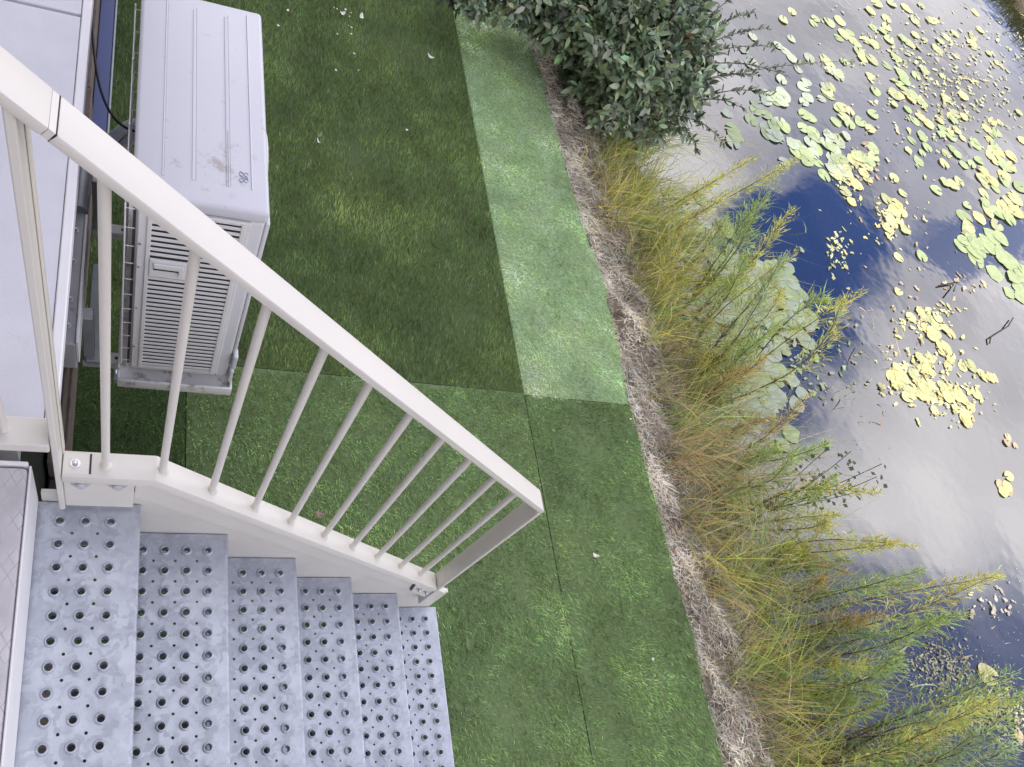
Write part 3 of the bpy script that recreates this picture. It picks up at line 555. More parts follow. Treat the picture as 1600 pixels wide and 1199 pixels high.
# ------------------------------------------------------------------ outdoor unit
AX0, AX1, AY0, AY1, AZ0, AZ1 = -.010, .350, 1.530, 2.345, .715, 1.586
ac = empty('outdoor_unit', (.17, 1.93, .68), 'white outdoor heat pump unit hung on brackets above the lawn', 'heat pump'); ao = ac.location
MB(ao).box(AX0 + .012, AX1 - .004, AY0 + .006, AY1 - .006, AZ0, AZ1 - .045, .012, 3).build('casing', WHITE, ac, smooth=True, loc=(0, 0, 0))
lid = MB(ao).box(AX0, AX1, AY0, AY1, AZ1 - .045, AZ1, .012, 3).build('lid', LIDM, ac, smooth=True, loc=(0, 0, 0))
for x, w in ((.062, .004), (.140, .008), (.232, .009), (.300, .004)):
    MB(ao).box(x, x + w, AY0 + .075, AY1 - (.03 if w < .005 else .06), AZ1 - .004, AZ1 + .0022, .001).build('lid_rib', LIDM, lid, loc=(0, 0, 0))
for x, y0_ in ((.0665, .075), (.1495, .075), (.2425, .075)): MB(ao).box(x, x + .0016, AY0 + y0_, AY1 - .05, AZ1 + .0001, AZ1 + .0006).build('lid_groove', GREYM, lid, loc=(0, 0, 0))
MB(ao).box(.236, .239, AY0 + .075, AY0 + .28, AZ1 + .0022, AZ1 + .0026).build('grime_line', GREYM, lid, loc=(0, 0, 0))
# printed double-knot emblem
cx_, cy_ = at(381, 278, AZ1)[:2]
q = MB(ao)
for sy in (-1, 1):
    for sx in (-1, 1):
        pts = [(cx_ + sx * .0062 + .0058 * math.cos(a), cy_ + sy * .011 + .0068 * math.sin(a), AZ1 + .0009) for a in [2 * math.pi * i / 12 for i in range(11)]]; q.tube(pts, .0009, 5)
    pts = [(cx_ - .011 + .022 * v, cy_ + sy * .011 + sy * .009 * math.cos(math.pi * v), AZ1 + .0009) for v in [i / 10 for i in range(11)]]; q.tube(pts, .0009, 5)
q.tube([(cx_ - .0115, cy_ + .004, AZ1 + .0009), (cx_ - .003, cy_ + .001, AZ1 + .0009), (cx_ + .004, cy_ - .001, AZ1 + .0009), (cx_ + .0115, cy_ - .004, AZ1 + .0009)], .0009, 5)
q.build('emblem', INK, lid, loc=(0, 0, 0))
# side panel with louvre slats
pan = MB(ao).box(AX0 + .018, AX1 - .045, AY0 - .004, AY0 + .008, AZ0 + .035, AZ1 - .046, .002).build('side_panel', WHITE2, ac, loc=(0, 0, 0))
MB(ao).box(.040, .290, AY0 - .0052, AY0 - .0045, AZ0 + .055, AZ1 - .058).build('grille_back', BLACK, pan, loc=(0, 0, 0))
zt_, zb_ = AZ1 - .058, AZ0 + .055; ns = 35
for i in range(ns):
    z = zb_ + (zt_ - zb_) * (i + .5) / ns
    xa = .150 if 1.270 < z < 1.352 else .044
    MB(ao).prism([(AY0 - .0054, z - .0060), (AY0 - .0075, z - .0052), (AY0 - .0075, z + .0044), (AY0 - .0054, z + .0056)], 'x', xa, .286).build('slat', WHITE2, pan, loc=(0, 0, 0))
for x in (.038, .286): MB(ao).box(x - .006, x + .006, AY0 - .0095, AY0 - .0045, AZ0 + .045, AZ1 - .052, .001).build('grille_edge', WHITE2, pan, loc=(0, 0, 0))
MB(ao).box(.044, .152, AY0 - .0135, AY0 - .0053, 1.272, 1.350, .002).build('handle_plate', WHITE2, pan, loc=(0, 0, 0))
MB(ao).box(.056, .140, AY0 - .021, AY0 - .0138, 1.318, 1.338, .002).build('handle', WHITE2, pan, loc=(0, 0, 0)); MB(ao).box(.128, .140, AY0 - .021, AY0 - .0138, 1.290, 1.3175, .001).build('handle_side', WHITE2, pan, loc=(0, 0, 0)); MB(ao).box(.056, .127, AY0 - .0150, AY0 - .0137, 1.306, 1.3178).build('handle_slot', BLACK, pan, loc=(0, 0, 0))
for z in (1.40, 1.30, 1.10, .88):
    q = MB(ao); q.lathe([(.004, -.0005), (.004, -.003), (.0001, -.0032)], (AX0 + .025, AY0 - .004, z), 'y', 8); q.build('screw', STEEL, pan, loc=(0, 0, 0))
MB(ao).box(.303, .3045, AY0 + .0045, AY0 + .0060, AZ0 + .01, AZ1 - .05).build('front_seam', BLACK, pan, loc=(0, 0, 0))
MB(ao).box(AX1 - .0039, AX1 + .010, AY0 + .01, AY1 - .01, AZ0 + .01, AZ1 - .05, .006, 2).build('front_panel', WHITE, ac, smooth=True, loc=(0, 0, 0))
for zc_ in (AZ0 + .22, AZ0 + .62):
    q = MB(ao); q.lathe([(.185, 0), (.185, .006), (.17, .007)], (AX1 + .0105, 1.85, zc_), 'x', 28); fg = q.build('fan_ring', WHITE2, ac, loc=(0, 0, 0))
    for i in range(9):
        rr2 = .02 + .02 * i; q = MB(ao); q.tube([(AX1 + .013, 1.85 + rr2 * math.cos(a), zc_ + rr2 * math.sin(a)) for a in [2 * math.pi * j / 24 for j in range(25)]], .002, 4, False); q.build('fan_guard_ring', WHITE2, fg, loc=(0, 0, 0))
MB(ao).box(AX1, AX1 + .016, AY0 - .012, AY0 + .028, .800, .880, .004, 2).build('side_grip', WHITE, ac, loc=(0, 0, 0)); MB(ao).box(AX1, AX1 + .014, AY0 - .012, AY0 + .024, .712, .784, .004, 2).build('side_grip', WHITE, ac, loc=(0, 0, 0))
# base pan with upturned rim
bp_ = MB(ao); bp_.box(-.034, .364, 1.492, 2.37, .668, .680, .003)
bp_.box(-.036, .366, 1.488, 1.498, .664, .712, .004, 2); bp_.box(-.037, -.028, 1.499, 2.37, .664, .705, .003); bp_.box(.357, .367, 1.499, 2.37, .664, .706, .003)
bp_.build('base_pan', PANM, ac, smooth=True, loc=(0, 0, 0))
# rear coil with wire guard
MB(ao).box(-.006, .0015, AY0 + .02, AY1 - .02, AZ0 + .02, AZ1 - .06).build('coil', DARK, ac, loc=(0, 0, 0))
q = MB(ao)
for y in (AY0 + .012, AY0 + .30, AY0 + .56, AY1 - .02): q.tube([(-.026, y, AZ0 + .02), (-.026, y, AZ1 - .055)], .0028, 6)
for i in range(11):
    z = AZ0 + .05 + i * .075; q.tube([(.0, AY0 + .012, z), (-.026, AY0 + .012, z), (-.026, AY1 - .02, z), (0, AY1 - .02, z)], .002, 5)
q.build('wire_guard', EDGE, ac, loc=(0, 0, 0))
for i, y in enumerate((1.66, 2.2)): MB(ao).box(.02, .08, y, y + .05, .6405, .6675, .004).build('rubber_foot', BLACK, ac, loc=(0, 0, 0)); MB(ao).box(.27, .33, y, y + .05, .6405, .6675, .004).build('rubber_foot', BLACK, ac, loc=(0, 0, 0))
# bracket
br = empty('wall_bracket', (-.15, 1.8, .6), 'grey steel wall bracket carrying the outdoor unit', 'bracket'); bo = br.location
MB(bo).box(-.212, -.160, 1.43, 1.96, .86, 1.00, .003).build('cross_rail', BRACK, br, loc=(0, 0, 0))
MB(bo).box(-.1595, -.150, 1.43, 1.94, .90, 1.02, .002).build('rail_lip', EDGE, br, loc=(0, 0, 0))
for y in (1.60, 2.20):
    MB(bo).box(-.160, .335, y, y + .048, .600, .640, .003).build('arm', BRACK, br, loc=(0, 0, 0))
    MB(bo).box(-.155, -.118, y + .002, y + .05, .6405, .8990, .003).build('upright', GREYM, br, loc=(0, 0, 0))
    MB(bo).box(-.05, .0, y + .018, y + .030, .6402, .6412).build('slot', BLACK, br, loc=(0, 0, 0))
MB(bo).box(-.148, -.092, 1.585, 2.02, .6405, .668, .004).build('side_strut', GREYM, br, loc=(0, 0, 0))
MB(bo).box(-.012, .010, 1.66, 2.24, .6415, .66, .002).build('long_bar', GREYM, br, loc=(0, 0, 0))
MB(bo).box(-.050, -.005, 1.515, 1.590, .640, .664, .003).build('foot_plate', GREYM, br, loc=(0, 0, 0))
for y in (1.50, 1.60, 1.75, 1.88): bolt(br, (-.186, y, 1.0), 'z', .006, STEEL, bo)
bolt(br, (-.13, 1.615, .668), 'z', .006, STEEL, bo); bolt(br, (-.03, 1.55, .664), 'z', .008, STEEL, bo)
# downpipe along the plinth, black cable, insulated hoses
dp = MB(); dp.tube([(-.183, 1.975, 1.0), (-.181, 2.15, 1.0), (-.180, 2.30, 1.0)], .026, 16); dp.tube([(-.184, 1.96, 1.0), (-.182, 2.03, 1.0)], .032, 16)
tag(dp.build('drain_pipe', GREYM, smooth=True), 'grey plastic drain pipe running along the wall behind the bracket', 'pipe')
def bez(P, n_=24):
    P = [np.array(p, float) for p in P]; o = []
    for i in range(n_ + 1):
        t_ = i / n_; Q = list(P)
        while len(Q) > 1: Q = [Q[j] * (1 - t_) + Q[j + 1] * t_ for j in range(len(Q) - 1)]
        o.append(tuple(Q[0]))
    return o
c1, c2, c3, c4 = at(150, 40, 1.25), at(135, 150, 1.2), at(172, 200, 1.1), at(216, 206, 1.05)
tag(MB().tube(bez([(-.2, c1.y + .3, 1.3), c1, c2, c3, c4]), .0048, 8).build('cable', BLACK, smooth=True), 'black cable looping from the wall to the back of the outdoor unit', 'cable')
h1, h2, h3 = at(216, 196, .95), at(190, 192, .93), at(168, 232, .85)
tag(MB().tube(bez([h1, h2, h3, (h3.x - .07, h3.y - .02, .8)]), .022, 12).build('insulated_hose', HOSE, smooth=True), 'grey insulated refrigerant hose arching upper to the left behind the unit', 'hose', 'hoses behind the outdoor unit')
h1, h2, h3 = at(216, 212, .92), at(200, 212, .90), at(185, 240, .82)
tag(MB().tube(bez([h1, h2, h3, (h3.x - .07, h3.y - .03, .78)]), .020, 12).build('insulated_hose', HOSE, smooth=True), 'grey insulated refrigerant hose below its twin, nearer the handrail', 'hose', 'hoses behind the outdoor unit')

# ------------------------------------------------------------------ bush
def bush(name, loc, blobs, n_, sprays, label):
    t0 = empty(name, loc, label, 'bush'); tb = TB(); stem = MB(loc); tw = []
    vols = np.array([b_[3] * b_[4] * b_[5] for b_ in blobs]) ** .7; vols = vols / vols.sum()
    for b_, f_ in zip(blobs, vols):
        m_ = int(n_ * f_); d = unit(rng.normal(size=(m_, 3))); d[:, 2] = np.abs(d[:, 2]) * np.where(rng.random(m_) < .75, 1, -.4); rr_ = rng.uniform(.45, 1.03, m_)[:, None] * (1 + .12 * np.sin(d[:, :1] * 7 + b_[0] * 3) * np.sin(d[:, 1:2] * 6 + d[:, 2:] * 5))
        c_ = np.array(b_[:3]); rr_ = rr_ * (1 + (rng.random(m_) < .10)[:, None] * rng.uniform(0, .35, (m_, 1))); P = c_ + d * rr_ * np.array(b_[3:6]); tw += [(p, dd) for p, dd in zip(P, d)]
        stem.tube([(loc[0] + random.uniform(-.15, .15), loc[1] + random.uniform(-.15, .15), loc[2] - .1), tuple(c_ * .6 + np.array(loc) * .4 + [0, 0, .05]), tuple(c_ + [0, 0, b_[5] * .5])], [.022, .014, .005], 7)
    P = np.array([a for a, _ in tw]); Dm = np.array([a for _, a in tw]); per = 8
    PP = np.repeat(P, per, 0) ; DD = unit(np.repeat(Dm, per, 0) * .5 + rng.normal(0, .6, (len(PP), 3)) - [0, 0, .05]); NN = unit(np.repeat(Dm, per, 0) * .6 + rng.normal(0, .35, (len(PP), 3)) + [0, 0, .9])
    PP = PP + rng.normal(0, .018, PP.shape); L = rng.uniform(.045, .098, len(PP)); W = L * rng.uniform(.36, .46, len(PP)); C = colr((.185, .245, .140), len(PP), .3, .08) * np.repeat(rng.uniform(.45, 1.5, len(P)), per)[:, None]
    yg = rng.random(len(PP)) < .10; C[yg] = colr((.29, .34, .17), yg.sum(), .25); rd = rng.random(len(PP)) < .003; C[rd] = colr((.16, .06, .04), rd.sum(), .2)
    gy = np.repeat(rng.random(len(P)) < .18, per); C[gy] = colr((.25, .30, .22), gy.sum(), .2)
    # sprays: long shoots reaching out of the crown
    for (a, b_, nl) in sprays:
        a = np.array(a); b_ = np.array(b_); pts = [a * (1 - t_) + b_ * t_ + np.array([0, 0, .05 * math.sin(t_ * 3.1)]) for t_ in np.linspace(0, 1, 7)]; stem.tube([tuple(p) for p in pts], [.004, .0037, .0034, .003, .0026, .002, .001], 5)
        tt = rng.uniform(.05, 1, nl); p_ = a + (b_ - a) * tt[:, None] + np.stack([0 * tt, 0 * tt, .05 * np.sin(tt * 3.1)], 1); ax = unit((b_ - a)[None])
        d_ = unit(ax + rng.normal(0, .75, (nl, 3))); PP = np.concatenate([PP, p_]); DD = np.concatenate([DD, d_]); NN = np.concatenate([NN, unit(rng.normal(0, .5, (nl, 3)) + [0, 0, 1])]); L = np.concatenate([L, rng.uniform(.035, .06, nl)]); W = np.concatenate([W, rng.uniform(.012, .020, nl)]); C = np.concatenate([C, colr((.12, .15, .09), nl, .3)])
    V, F = oval(PP, DD, NN, L, W, .25)
    stem.build('stem', BARK, t0, smooth=True, loc=(0, 0, 0))
    # the leaves that show largest stand alone
    cen = V[:, 2]; dist = np.linalg.norm(cen - np.array([0, 0, CAMH]), axis=1) - cen[:, 2] * .6; order = np.argsort(dist)
    px = np.array([px_of(c_) for c_ in cen[order[:3000]]]); ok = order[:3000][(px[:, 0] > 0) & (px[:, 0] < 1600) & (px[:, 1] > 4)][:1200:4][:290]
    mask = np.zeros(len(V), bool); mask[ok] = True
    tb.add(V[~mask], F, C[~mask]); o = tb.build('foliage', BUSHM, t0, org=loc); o.location = (0, 0, 0); o['kind'] = 'stuff'
    lm = []
    for c_ in ((.125, .185, .09), (.17, .23, .125), (.32, .38, .18)):
        q = TB(); Vv, Ff = oval(np.zeros((1, 3)), np.array([[1., 0, 0]]), np.array([[0, 0, 1.]]), np.array([.055]), np.array([.022]), .25); q.add(Vv, Ff, np.array([c_])); lm.append(q.mesh('leaf', BUSHM))
    for i in ok:
        lf_ = bpy.data.objects.new('leaf', lm[random.choice((0, 0, 1, 1, 2))]); X_ = Vector(DD[i]).normalized(); Z_ = Vector(NN[i]); Y_ = Z_.cross(X_).normalized(); Z_ = X_.cross(Y_)
        mt = Matrix((X_, Y_, Z_)).transposed().to_4x4(); mt.translation = Vector(PP[i]) - Vector(loc); lf_.matrix_local = mt @ Matrix.Scale(L[i] / .055, 4); link(lf_, t0)
    return t0
bl = (3.6, 5.3, -.30)
def blob(px_, py_, z, r_, rz_=None): p = at(px_, py_, z); return (p.x, p.y, p.z - .1, r_, r_, rz_ or r_ * .8)
BL = [blob(985, 60, .45, .46), blob(920, 15, .45, .36), blob(815, -18, .40, .22), blob(745, -16, .35, .17), blob(1030, 95, .35, .38), blob(970, 135, .25, .31), blob(1010, 172, .10, .22), blob(1075, 60, .4, .27), blob(930, 95, .1, .25), blob(865, 12, .35, .22), blob(1055, 145, .2, .22), blob(1040, 10, .6, .38)]
SPR = [((1080, 130, .2), (1335, 96, .35), 70)] + [((a, b_, .3), (c_, d_, .5), n_) for a, b_, c_, d_, n_ in ((1090, 60, 1180, 20, 45), (1080, 90, 1215, 75, 50), (1080, 130, 1190, 120, 45), (1070, 160, 1160, 170, 40), (1050, 180, 1130, 225, 40), (1090, 40, 1160, -10, 45), (1090, 100, 1230, 120, 45), (1080, 80, 1200, 45, 45), (1040, 190, 1090, 240, 30), (1100, 150, 1205, 150, 40), (960, 170, 945, 215, 25))]
SPR = [(tuple(at(*a)), tuple(at(*b_)), n_) for a, b_, n_ in SPR]
bush('leafy_bush', bl, BL, 2300, SPR, 'large dark green bush with oval leaves overhanging the bank at the top')

# ------------------------------------------------------------------ tall feathery plants: (base px), (tip px), spread, tone
YG, GG, GR, BR = (.62, .62, .20), (.42, .52, .19), (.36, .45, .24), (.56, .46, .20)
FE = [((1050, 500), (1222, 285), .13, GG), ((1085, 500), (1250, 322), .07, YG), ((1000, 345), (1178, 236), .06, YG), ((1008, 380), (1238, 250), .07, YG), ((1080, 560), (1252, 398), .10, YG), ((1070, 600), (1228, 410), .08, GR),
      ((1100, 640), (1345, 455), .08, YG), ((1110, 640), (1230, 500), .09, GG), ((1130, 700), (1262, 610), .06, BR), ((1140, 730), (1290, 690), .06, GG), ((1160, 800), (1375, 775), .05, YG), ((1150, 790), (1310, 735), .05, GG), ((1165, 830), (1300, 800), .06, YG),
      ((1180, 870), (1425, 855), .06, YG), ((1180, 560), (1300, 480), .09, GG), ((1130, 560), (1205, 450), .11, YG), ((1250, 1020), (1500, 950), .08, GG), ((1300, 1160), (1520, 1110), .09, YG), ((1190, 880), (1330, 870), .08, GR), ((1200, 960), (1440, 900), .09, GG), ((1240, 985), (1572, 912), .09, YG), ((1220, 1010), (1375, 950), .07, BR), ((1225, 1070), (1425, 1020), .12, GG), ((1230, 1060), (1350, 1000), .09, GR),
      ((1235, 1120), (1390, 1085), .08, GG), ((1240, 1140), (1330, 1100), .09, GG), ((1240, 1180), (1560, 1100), .13, YG), ((1230, 1199), (1600, 1085), .15, GG), ((1260, 1230), (1500, 1150), .14, GR), ((1290, 1250), (1610, 1160), .14, GR), ((1200, 920), (1330, 900), .07, BR),
      ((1040, 440), (1130, 330), .09, GG), ((1090, 600), (1170, 520), .09, GG), ((1120, 760), (1225, 700), .07, GG), ((1060, 540), (1160, 400), .10, GG), ((1210, 1040), (1310, 1040), .08, YG), ((1270, 1260), (1420, 1180), .12, GG), ((1180, 900), (1250, 850), .08, YG), ((1075, 640), (1200, 560), .08, BR)]
def find_tip(P, tip):
    d = ray(*tip); o = np.array([0, 0, CAMH]); best = None          # point of the tip ray nearest to the upright above the base
    for t_ in np.linspace(2.5, 7.5, 400):
        q_ = o + d * t_ / abs(d[2]); 
        if q_[2] < ZW + .15: break
        e = math.hypot(q_[0] - P[0], q_[1] - P[1])
        if best is None or e < best[0]: best = (e, q_)
    return best[1]
names_tone = {YG: 'yellow green', GG: 'green', GR: 'grey green', BR: 'browning'}
ORD = 'first second third fourth fifth sixth seventh eighth ninth tenth eleventh twelfth thirteenth fourteenth fifteenth sixteenth seventeenth eighteenth nineteenth twentieth'.split()
ORD += ['twenty-' + w for w in ORD[:9]] + ['thirtieth'] + ['thirty-' + w for w in ORD[:9]] + ['fortieth'] + ['forty-' + w for w in ORD[:9]] + ['fiftieth'] + ['fifty-' + w for w in ORD[:9]] + ['sixtieth'] + ['sixty-' + w for w in ORD[:9]]
FE.sort(key=lambda f: -at(f[0][0], f[0][1], ZW).y)
for i, (b_, tp_, spr, tone) in enumerate(FE):
    P0 = np.array(at(b_[0], b_[1], ZW + .02)); T = find_tip(P0, tp_); ax = T - P0; H = np.linalg.norm(ax)
    pos = 'just below the bush' if b_[1] < 450 else 'on the upper bank' if b_[1] < 600 else 'at mid bank' if b_[1] < 760 else 'below mid bank' if b_[1] < 930 else 'on the lower bank' if b_[1] < 1110 else 'at the bottom edge'
    size = 'Very tall' if H > 1.35 else 'Tall' if H > .95 else 'Shorter'
    lab = f'{size.lower()} {names_tone[tone]} feathery plant {"with a broad plume" if spr > .11 else "with a slim tip" if spr < .07 else "of middling width"}, {ORD[i]} along the waterline from the bush'
    t0 = empty('feathery_plant', tuple(P0), lab, 'plant', 'feathery plants along the waterline')
    stem = MB(P0); tb = TB(); nsub = 1 + int(spr * 17)
    for s_ in range(nsub):
        off = rng.normal(0, spr * .42, 3) * [1, 1, .4]; bo_ = rng.normal(0, .035, 3) * [1, 1, 0]; top = T + off - ax * rng.uniform(0, .42) * (s_ > 0); base = P0 + bo_
        sag = rng.normal(0, .075, 3); ts = np.linspace(0, 1, 6); line = lambda t_: base + (top - base) * t_[:, None] + sag * np.sin(t_ * math.pi)[:, None]
        pts = line(ts); stem.tube([tuple(p) for p in pts], [.0042, .004, .0034, .0028, .002, .0008], 5)
        k = int(380 * (top - base)[2] ** .5 + 100); tt = rng.beta(1.9, 1.0, k); p_ = line(tt); side = unit(rng.normal(size=(k, 3)) * [1, 1, .35]); dax = unit((top - base)[None])
        prof = np.sin(np.clip(tt * .92 + .12, 0, 1) * math.pi) ** .6
        # side twigs: leaves sit out along short branchlets near the top
        outl = rng.uniform(0, 1, k) ** 1.3 * spr * .72 * (tt > .45) * (1.15 - tt)*1.9; p_ = p_ + side * outl[:, None] + dax * (outl * .7)[:, None]
        D = unit(side * .8 + dax * rng.uniform(.3, 2.0, (k, 1)) + rng.normal(0, .25, (k, 3)) - [0, 0, .1]); L = rng.gamma(4, .0115, k) * (.45 + prof * .8); W = rng.uniform(.003, .0085, k)
        C = colr(tone, k, .25, .10); low = tt < .35; C[low] = colr((.26, .22, .10), low.sum(), .25); C *= (1 + .35 * (tt - .6))[:, None]
        V, F = leaves(p_, D, unit(rng.normal(size=(k, 3)) + [0, 0, .6]), L, W, .1); tb.add(V, F, C)
    stem.build('stem', BARK, t0, loc=(0, 0, 0)); o = tb.build('foliage', VEG, t0, org=P0); o.location = (0, 0, 0)

# ------------------------------------------------------------------ sedge clumps
SE = []
for i in range(33):
    y = 4.7 - i * .152 + random.uniform(-.05, .05); SE.append((3.52 + random.uniform(-.10, .26), y, random.uniform(.8, 1.2), random.choice((0, 0, 1, 2)), 0, i))
for i in range(36):
    y = 4.5 - i * .135 + random.uniform(-.05, .05); SE.append((3.12 + random.uniform(-.10, .14), y, random.uniform(.35, .75), random.choice((0, 1, 2, 2)), 1, i))
tones = [((.74, .70, .17), 'golden'), ((.48, .58, .17), 'yellow green'), ((.58, .46, .22), 'straw coloured')]
for x, y, s_, k_, row, idx in SE:
    z = bank_z(x, y) - .01; tone, nm = tones[k_]; P_ = (x, y, z); pxy = px_of(P_)
    pos = 'near the bush' if y > 4 else 'on the upper bank' if y > 3 else 'at mid bank' if y > 1.8 else 'on the lower bank' if y > .7 else 'by the bottom edge'
    k = int((115 if not row else 130) * s_); base = np.array(P_) + rng.normal(0, .075, (k, 3)) * [1, 1, 0]; th_ = rng.uniform(0, 2 * math.pi, k); sw = rng.normal(0, .18, 2)
    D = unit(np.stack([np.cos(th_) * .38 + .22 + sw[0], np.sin(th_) * .38 + sw[1], np.ones(k)], 1) + rng.normal(0, .16, (k, 3)))
    bend = np.stack([np.cos(th_) * .5 + .30 + sw[0], np.sin(th_) * .5 + sw[1], -.22 * np.ones(k)], 1) * rng.uniform(.3, 1.7, (k, 1)); C = colr(tone, k, .3, .10); dd = rng.random(k) < .2; C[dd] = colr((.60, .52, .32), dd.sum(), .2); gd = rng.random(k) < .2; C[gd] = colr((.26, .36, .12), gd.sum(), .2)
    tb = TB(); V, F = blades(base, D, bend, rng.uniform(.25, .72 if not row else .6, k) * s_, rng.uniform(.0022, .0052, k), 3); tb.add(V, F, C)
    tag(tb.build('sedge_clump', VEG, org=P_), f'{"large" if s_ > 1.0 else "low" if row else "medium"} {nm} sedge clump in the row nearer the {"lawn" if row else "water"}, {ORD[idx]} from the bush', 'grass clump', 'sedge clumps on the bank')
# a few long dry stalks
for a, b_, h in (((920, 175), (958, 258), .1), ((1235, 845), (1245, 842), .5), ((1125, 890), (1240, 835), .35), ((1110, 990), (1190, 1130), .1), ((1222, 985), (1232, 1100), .3), ((1048, 735), (1056, 722), .05)):
    p, q_ = at(*a, .0 - .1), at(*b_, -.1 + h); tag(MB().tube(bez([p, (p + q_) / 2 + Vector((.02, .02, .06)), q_], 8), [.0017] * 9, 5).build('dry_stalk', BROWNS, smooth=True), f'thin dry stalk lying {dict([(175, "from the bush onto the bank"), (845, "flat at the tip of a sedge clump"), (890, "slanting up over the golden sedge"), (990, "down the straw of the lower bank"), (985, "curved and upright among the lower sedge"), (735, "short and flat at mid bank")])[a[1]]}', 'stalk', 'dry stalks on the bank')
# round leaved plant over the water
P0 = at(1200, 800, ZW + .02); t0 = empty('round_leaved_plant', P0, 'slender branching plant with small round leaves over the open water', 'plant'); stem = MB(P0); tb = TB(); cs = []
for tp_ in ((1378, 725), (1330, 705), (1345, 768), (1290, 735), (1312, 758), (1370, 745), (1295, 700)):
    T = find_tip(np.array(P0), tp_); a = np.array(P0); mid = (a + T) / 2 + rng.normal(0, .03, 3); pts = bez([a, mid, T], 8); stem.tube(pts, [.003] * 5 + [.0022] * 4, 5)
    for p in pts[4:]:
        for _ in range(3): cs.append(np.array(p) + rng.normal(0, .035, 3))
cs = np.array(cs); k = len(cs); rl = TB(); V, F = leaves(np.zeros((1, 3)), np.array([[1., 0, 0]]), np.array([[0, 0, 1.]]), np.array([.032]), np.array([.031]), .1); rl.add(V, F, np.array([(.10, .14, .07)])); rlm = rl.mesh('leaf', VEG)
for c_ in cs: o = bpy.data.objects.new('leaf', rlm); o.location = Vector(c_) - P0; o.rotation_euler = (random.uniform(-.4, .4), random.uniform(-.4, .4), random.uniform(0, 6.28)); f_ = random.uniform(.7, 1.2); o.scale = (f_, f_, f_); link(o, t0)
stem.build('stem', BARK, t0, loc=(0, 0, 0))

# ------------------------------------------------------------------ lily pads
def pad_mesh(r_, c, curl, seed):
    rs = random.Random(seed); n_ = 22; V = [(0, 0, 0)]; notch = .22
    for ring, f_ in ((0, .6), (1, 1.0)):
        for i in range(n_):
            a = notch + (2 * math.pi - 2 * notch) * i / (n_ - 1); rr_ = r_ * f_ * (1 + (.05 * math.sin(3 * a + seed) + rs.uniform(-.02, .02)) * ring)
            V.append((rr_ * math.cos(a), rr_ * math.sin(a) * .86, curl * r_ * f_ * (.035 + .05 * math.sin(2 * a + seed)) * ring))
    F = [(0, 1 + i, 2 + i) for i in range(n_ - 1)]
    for i in range(n_ - 1): F += [(1 + i, 1 + n_ + i, 2 + n_ + i), (1 + i, 2 + n_ + i, 2 + i)]
    q = TB(); q.add(np.array(V, float)[None], np.array(F), np.array([c])); return q.mesh('lily_pad', PADM)
PC = {'yellow': (.56, .52, .24), 'sage': (.33, .41, .21), 'grey green': (.36, .42, .32), 'pale': (.42, .45, .24), 'tan': (.46, .38, .25)}
PM = {n_: [pad_mesh(.075, tuple(v * f_ for v in c), random.uniform(.2, 1.2), i + 10 * j) for i, f_ in enumerate((.85, 1.0, 1.12, 1.0))] for j, (n_, c) in enumerate(PC.items())}
